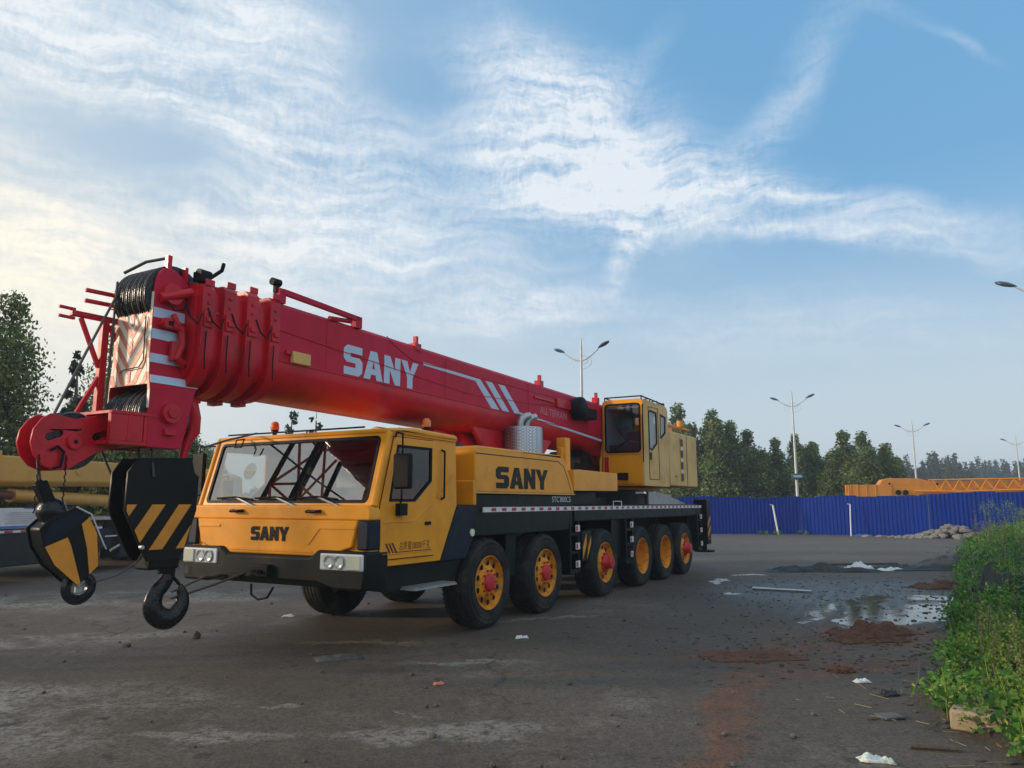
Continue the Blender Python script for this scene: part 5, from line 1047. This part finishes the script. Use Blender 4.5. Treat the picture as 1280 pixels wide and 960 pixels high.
q=MB(); q.tube([(3.6,-.1,2.36),(6,-.1,2.32),(9,-.1,2.42),(14,-.1,2.55)],.05,6); q.tube([(4.4,-.1,2.98),(9,-.1,3.05),(14,-.1,3.14)],.045,6)
n=26
for i in range(n):
    x0=4.6+i*.36; q.tube([(x0,-.1,2.36+.012*i if i%2 else 2.99),(x0+.36,-.1,2.99 if i%2 else 2.36+.012*i)],.028,5)
E3(q,'lattice_jib',YEL)
q=MB(); q.box(5,14,-.1,1.6,1.1,1.75); q.box(8.5,10,.1,.5,1.7,2.3); E3(q,'carrier_body',ORNG,.03)
q=MB(); q.box(8.4,13.5,-.15,-.08,2.05,2.16); E3(q,'white_rail',WHT)
for x in (6,7.4,11,12.4):
    for yy in (-.1,1.3): q=MB(); q.lathe([(0,.2),(0,.45),(.04,.55),(.26,.55),(.3,.45),(.3,.2)],(x,yy,.55),'y',24,closed=True); q.lathe([(.05,.22),(.05,.001)],(x,yy,.55),'y',16); E3(q,'wheel',TYRE)
# ------------------------------------------------------------------ lattice mast at the left, outside the frame (it shows in the windscreen)
def lattice(x,y,h,w,label):
    e=empty('lattice_mast',(x,y,0),RZ,label,'lattice mast'); cs=[(-w,-w),(w,-w),(w,w),(-w,w)]
    for i in range(4):
        q=MB(); q.tube([(cs[i][0],cs[i][1],0),(cs[i][0]*.8,cs[i][1]*.8,h)],.05,8); q.build('chord',BLKM,e)
    k=int(h/1.3)
    q=MB()
    for j in range(k):
        z0,z1=j*1.3,(j+1)*1.3; s0,s1=1-.2*z0/h,1-.2*z1/h
        for i in range(4):
            a,b_=cs[i],cs[(i+1)%4]; q.tube([(a[0]*s0,a[1]*s0,z0),(b_[0]*s1,b_[1]*s1,z1)],.028,6); q.tube([(a[0]*s0,a[1]*s0,z0),(b_[0]*s0,b_[1]*s0,z0)],.025,6)
    q.build('bracing',REDV,e)
# ------------------------------------------------------------------ litter, mud and rubble
def rock(q,r,sx=1,sy=1,sz=.7,c=(0,0,0),rd=random):
    pts=[]
    bmv=[(0,0,1),(0,0,-1)]+[(math.cos(a*1.047+b_*.5)*math.cos(t),math.sin(a*1.047+b_*.5)*math.cos(t),math.sin(t)) for b_,t in enumerate((-.5,.5)) for a in range(6)]
    pts=[(c[0]+x*r*sx*rd.uniform(.7,1.15),c[1]+y*r*sy*rd.uniform(.7,1.15),c[2]+z*r*sz*rd.uniform(.7,1.15)) for x,y,z in bmv]
    fs=[]
    for a in range(6):
        b_=(a+1)%6; fs+=[(1,2+b_,2+a),(2+a,2+b_,8+a),(2+b_,8+b_,8+a),(0,8+a,8+b_)]
    q.add(pts,fs); return q
CONC=paint('rubble_grey',(.28,.26,.23),.85,dirt=.3,dirtcol=(.12,.1,.08),scale=4,bump=.5)
DARKR=paint('dark_rock',(.085,.07,.055),.85,dirt=.3,scale=4,bump=.5)
MUD=paint('red_brown_mud',(.13,.058,.032),.9,dirt=.4,dirtcol=(.07,.03,.02),scale=7,bump=1)
TARP=paint('black_tarpaulin',(.018,.018,.018),.5,dirt=.3,dirtcol=(.07,.065,.06),scale=6,bump=.4)
GTARP=paint('grey_muddy_sheet',(.12,.115,.105),.75,dirt=.4,dirtcol=(.05,.045,.04),scale=5,bump=.6)
rd=random.Random(4)
q=MB()
for i in range(260):
    u_=rd.gauss(0,1); v_=rd.gauss(0,.5); hh=max(0,.62*math.exp(-(u_*u_)/.9-(v_*v_)/.5)); rock(q,rd.uniform(.08,.24),1.3,1,.55,(21.3+u_*1.15,37.0+v_-u_*.35,hh*rd.uniform(.3,1)),rd)
tag(q.build('rubble_pile',CONC,smooth=0,fixn=False),'heap of grey broken rubble against the blue fence','rubble',kind='stuff')
def crumple(name,x,y,w,d,h,rz,mat,seed,label,cat,n=16,jag=1.0):
    from mathutils import noise as mn
    vs=[];fs=[]
    for j in range(n+1):
        for i in range(n+1):
            u_,v_=i/n*2-1,j/n*2-1; r_=math.hypot(u_,v_); ed=max(0,1-max(abs(u_),abs(v_))**3)
            k=mn.noise(Vector((u_*2.2+seed,v_*2.2,seed*1.7))); k2=mn.noise(Vector((u_*6+seed,v_*6,seed)))
            sc_=1+.35*jag*mn.noise(Vector((math.atan2(v_,u_)*1.3+seed,seed,0)))
            vs.append((u_*w*.5*sc_,v_*d*.5*sc_,ed*h*(.55+k*.9+k2*.5)+.004 if ed>0 else .001))
    for j in range(n):
        for i in range(n): a=j*(n+1)+i; fs.append((a,a+1,a+n+2,a+n+1))
    m0=len(vs)
    q=MB(); q.add(vs[:m0],fs)
    if mat is MUD:
        rq=random.Random(seed)
        for i in range(int(110*w)):
            u_,v_=rq.gauss(0,.55),rq.gauss(0,.55); ed=max(0,1-max(abs(u_),abs(v_))); rock(q,rq.uniform(.008,.035)*(1.3 if ed>.3 else .8),1.2,1,.8,(u_*w*.5,v_*d*.5,ed*h*.75*rq.random()+.005),rq)
    o=q.build(name,mat,None,smooth=30,fixn=False,loc=(x,y,.004)); o.rotation_euler=(0,0,rz); sm_=o.modifiers.new('s','SOLIDIFY'); sm_.thickness=.004; return tag(o,label,cat)
crumple('black_tarpaulin',7.7,19.3,2.6,.7,.16,0,TARP,1,'crumpled black tarpaulin strip lying across the yard, left one','tarpaulin',22)
crumple('black_tarpaulin',10.1,20.0,1.4,.6,.14,.2,TARP,2,'short crumpled black tarpaulin between white bag and grey sheet','tarpaulin')
crumple('muddy_sheet',12.0,20.6,2.3,1.0,.34,0,GTARP,3,'bulging grey muddy sheet beside the weeds','sheet',24)
crumple('muddy_sheet',11.3,19.6,3.2,.5,.12,.05,TARP,13,'long flattened dark sheet at the foot of the grey one','sheet',20)
crumple('plastic_bag',9.0,20.0,.62,.45,.15,.4,WHT,5,'crumpled white plastic bag between the black tarpaulins','bag'); crumple('plastic_bag',9.6,19.5,.8,.25,.08,.1,WHT,6,'flattened dirty white bag beside the rounder one','bag')
crumple('plastic_bag',20.2,38.4,.5,.4,.18,.1,WHT,7,'small white bag at the fence foot beside the rubble','bag'); crumple('plastic_bag',17.9,39.0,1.0,.4,.12,.1,paint('blue_plastic',(.05,.14,.4),.5),8,'blue plastic scrap at the fence foot','plastic scrap')
crumple('mud_heap',4.75,10.25,1.15,.5,.15,.3,MUD,9,'lumpy red-brown mud heap, the larger and farther one','mud heap',34,.8); crumple('mud_heap',4.45,9.75,.95,.36,.11,.15,MUD,19,'lumpy red-brown mud ridge in front of the larger heap','mud heap',30,.8)
crumple('mud_heap',2.7,8.75,1.05,.5,.05,.1,MUD,10,'flat red-brown mud patch nearer the camera','mud heap',34,.8); crumple('mud_heap',3.35,8.0,.25,.13,.05,.1,MUD,11,'tiny red-brown clod at the near side of the mud','mud heap',14)
crumple('mud_heap',8.7,15.6,1.3,.5,.14,.1,MUD,12,'small red-brown mud clod heap beside the far weeds','mud heap',20)
crumple('paving_slab',-1.92,8.67,.50,.27,.035,.45,GTARP,14,'flat grey broken slab on the asphalt in front of the crane','slab',10,.3)
crumple('food_wrapper',2.42,5.32,.22,.10,.05,-.35,paint('green_white_wrapper',(.75,.78,.76),.35,dirt=.38,dirtcol=(.02,.25,.06),scale=26),15,'crumpled green and white wrapper at the bottom edge','wrapper',12)
crumple('paper_scrap',.12,9.9,.16,.07,.04,.2,WHT,16,'white paper scrap near the second wheel','scrap',8); crumple('paper_scrap',-.69,7.45,.11,.06,.03,.5,paint('pink_orange_paper',(.6,.2,.12),.6),17,'pinkish orange scrap on the open asphalt','scrap',8)
crumple('paper_scrap',3.35,7.55,.16,.09,.03,.1,WHT,18,'white scrap between mud and weeds','scrap',8); crumple('paper_scrap',-3.35,11.7,.2,.08,.03,0,WHT,21,'white scrap to the right of the big hook','scrap',8)
crumple('brown_debris',3.35,7.05,.2,.1,.045,.3,TARP,22,'dark crumpled scrap at the weed edge','scrap',10)
q=MB(); q.tube([(2.78,5.58,.02),(3.1,5.5,.018)],[.018,.012],6); tag(q.build('stick',BARK),'dark stick lying at the bottom right','stick')
q=MB(); q.tube([(4.75,15.3,.03),(5.7,14.75,.03)],[.03,.025],6); tag(q.build('pipe',GREY),'thin grey pipe lying beside the pale lime streak','pipe')
q=MB(); q.tube([(8.7,21.0,.03),(10.6,21.2,.04)],[.03,.03],6); tag(q.build('plank',BARK),'long dark plank behind the black tarpaulins','plank')
KERB=paint('tan_concrete',(.36,.27,.17),.85,dirt=.35,dirtcol=(.16,.12,.08),scale=5,bump=.5)
q=MB(); q.box(-.30,.30,-.11,.11,0,.15); o=q.build('kerb_stone',KERB,None,.02,loc=(3.62,5.93,0)); o.rotation_euler=(0,0,R(-38)); tag(o,'tan concrete kerb stone under the weeds at lower right','kerb stone')
q=MB(); q.box(-.28,.28,-.11,.11,0,.15); o=q.build('kerb_stone',KERB,None,.02,loc=(4.06,5.55,-.01)); o.rotation_euler=(0,0,R(-46)); tag(o,'second tan kerb stone cut by the right picture edge','kerb stone')
q=MB(); q.box(-.07,.07,-.05,.05,0,.02); o=q.build('broken_tile',GTARP,None,.006,loc=(3.02,6.35,.003)); o.rotation_euler=(0,0,.2); o.scale=(1.3,1.5,1); tag(o,'pale broken tile lying before the weeds','tile')
q=MB(); rock(q,.06,1,1,.8,(0,0,.03),rd); o=q.build('stone',DARKR,None,smooth=0,loc=(-4.0,9.9,0)); o.scale=(1.1,1,1.2); tag(o,'dark stone standing right below the big hook','stone')
q=MB(); rock(q,.045,1.5,1,.7,(0,0,.02),rd); o=q.build('stone',DARKR,None,smooth=0,loc=(-4.58,9.32,0)); tag(o,'small dark stone to the left of the big hook','stone')
pr=MB(); rock(pr,.02,1.2,1,.7,(0,0,.01),rd); pebble=pr.build('pebble',DARKR,None,smooth=0)
pr=MB(); rock(pr,.02,1.2,1,.7,(0,0,.01),rd); pebble2=pr.build('pebble',GTARP,None,smooth=0)
for o in (pebble,pebble2): tag(o,'loose pebble scattered on the asphalt','pebble','loose pebbles on the asphalt')
for i in range(80):
    o=(pebble if i==0 else pebble2 if i==1 else (pebble if i%3 else pebble2).copy())
    if i>1: C.objects.link(o)
    a=rd.uniform(-36,20); d=5.2+rd.random()**1.6*12; 
    if i%3==0: a=rd.uniform(8,24); d=rd.uniform(6,17)
    o.location=(d*math.sin(R(a)),d*math.cos(R(a)),0); s_=rd.uniform(.5,1.5)*(1 if i%9 else 1.5); o.scale=(s_,s_,s_); o.rotation_euler=(0,0,rd.random()*6)
p=T(-2.3,5.25,0); lattice(p.x,p.y,9.1,.40,'black and red lattice mast standing just outside the left edge')
# ------------------------------------------------------------------ haze
def haze(dn):
    m=bpy.data.materials.new('pale_air'); m.use_nodes=True; nt=m.node_tree; nt.nodes.remove(nt.nodes['Principled BSDF']); v=nt.nodes.new('ShaderNodeVolumePrincipled'); v.inputs['Color'].default_value=(.78,.86,.95,1); v.inputs['Density'].default_value=dn; v.inputs['Anisotropy'].default_value=0.2
    nt.links.new(v.outputs[0],nt.nodes['Material Output'].inputs['Volume']); q=MB(); q.box(-330,330,-30,330,-1,16); o=q.build('haze',m,smooth=0); tag(o,kind='stuff')
HAZE=0.0015
if HAZE: haze(HAZE)

crumple('black_sack',8.0,12.6,.9,.5,.42,.2,TARP,31,'black sack half buried in the gap between the near and far weeds','sack',16)
bpy.data.objects['black_sack'].location.z=.25

# fine grit and clods strewn over the yard, thickest round the wet patch
q=MB(); rg_=random.Random(55)
for i in range(1500):
    k=rg_.random()
    if k<.45: x,y,r_=rg_.gauss(6.3,2.0),rg_.gauss(14.2,2.2),rg_.uniform(.006,.022)
    elif k<.7: x,y,r_=rg_.gauss(3.6,1.3),rg_.gauss(9.2,1.2),rg_.uniform(.006,.022)
    elif k<.85: y=rg_.uniform(5,30); x=bdx(y)-abs(rg_.gauss(0,.35)); r_=rg_.uniform(.006,.03)
    else: x,y,r_=rg_.uniform(-5,4),rg_.uniform(5,14),rg_.uniform(.004,.010)
    if y<4.5 or x>bdx(max(3,min(38,y)))+.1: continue
    rock(q,r_,rg_.uniform(.8,2.2),1,.5,(x,y,r_*.3),rg_)
tag(q.build('grit',DARKR,smooth=0,fixn=False),'dark grit and small clods strewn round the wet patch of the yard','grit',kind='stuff')
q=MB()
for i in range(160):
    y=rg_.uniform(5.2,22); x=bdx(y)-abs(rg_.gauss(0,.5))+.1; a=rg_.random()*3.14; l=rg_.uniform(.04,.2); q.tube([(x,y,.008),(x+l*math.cos(a),y+l*math.sin(a),.01)],.003,4,caps=False)
tag(q.build('straw',paint('dry_straw',(.3,.22,.12),.8),fixn=False),'dry straw and twigs fallen along the weed edge','straw',kind='stuff')
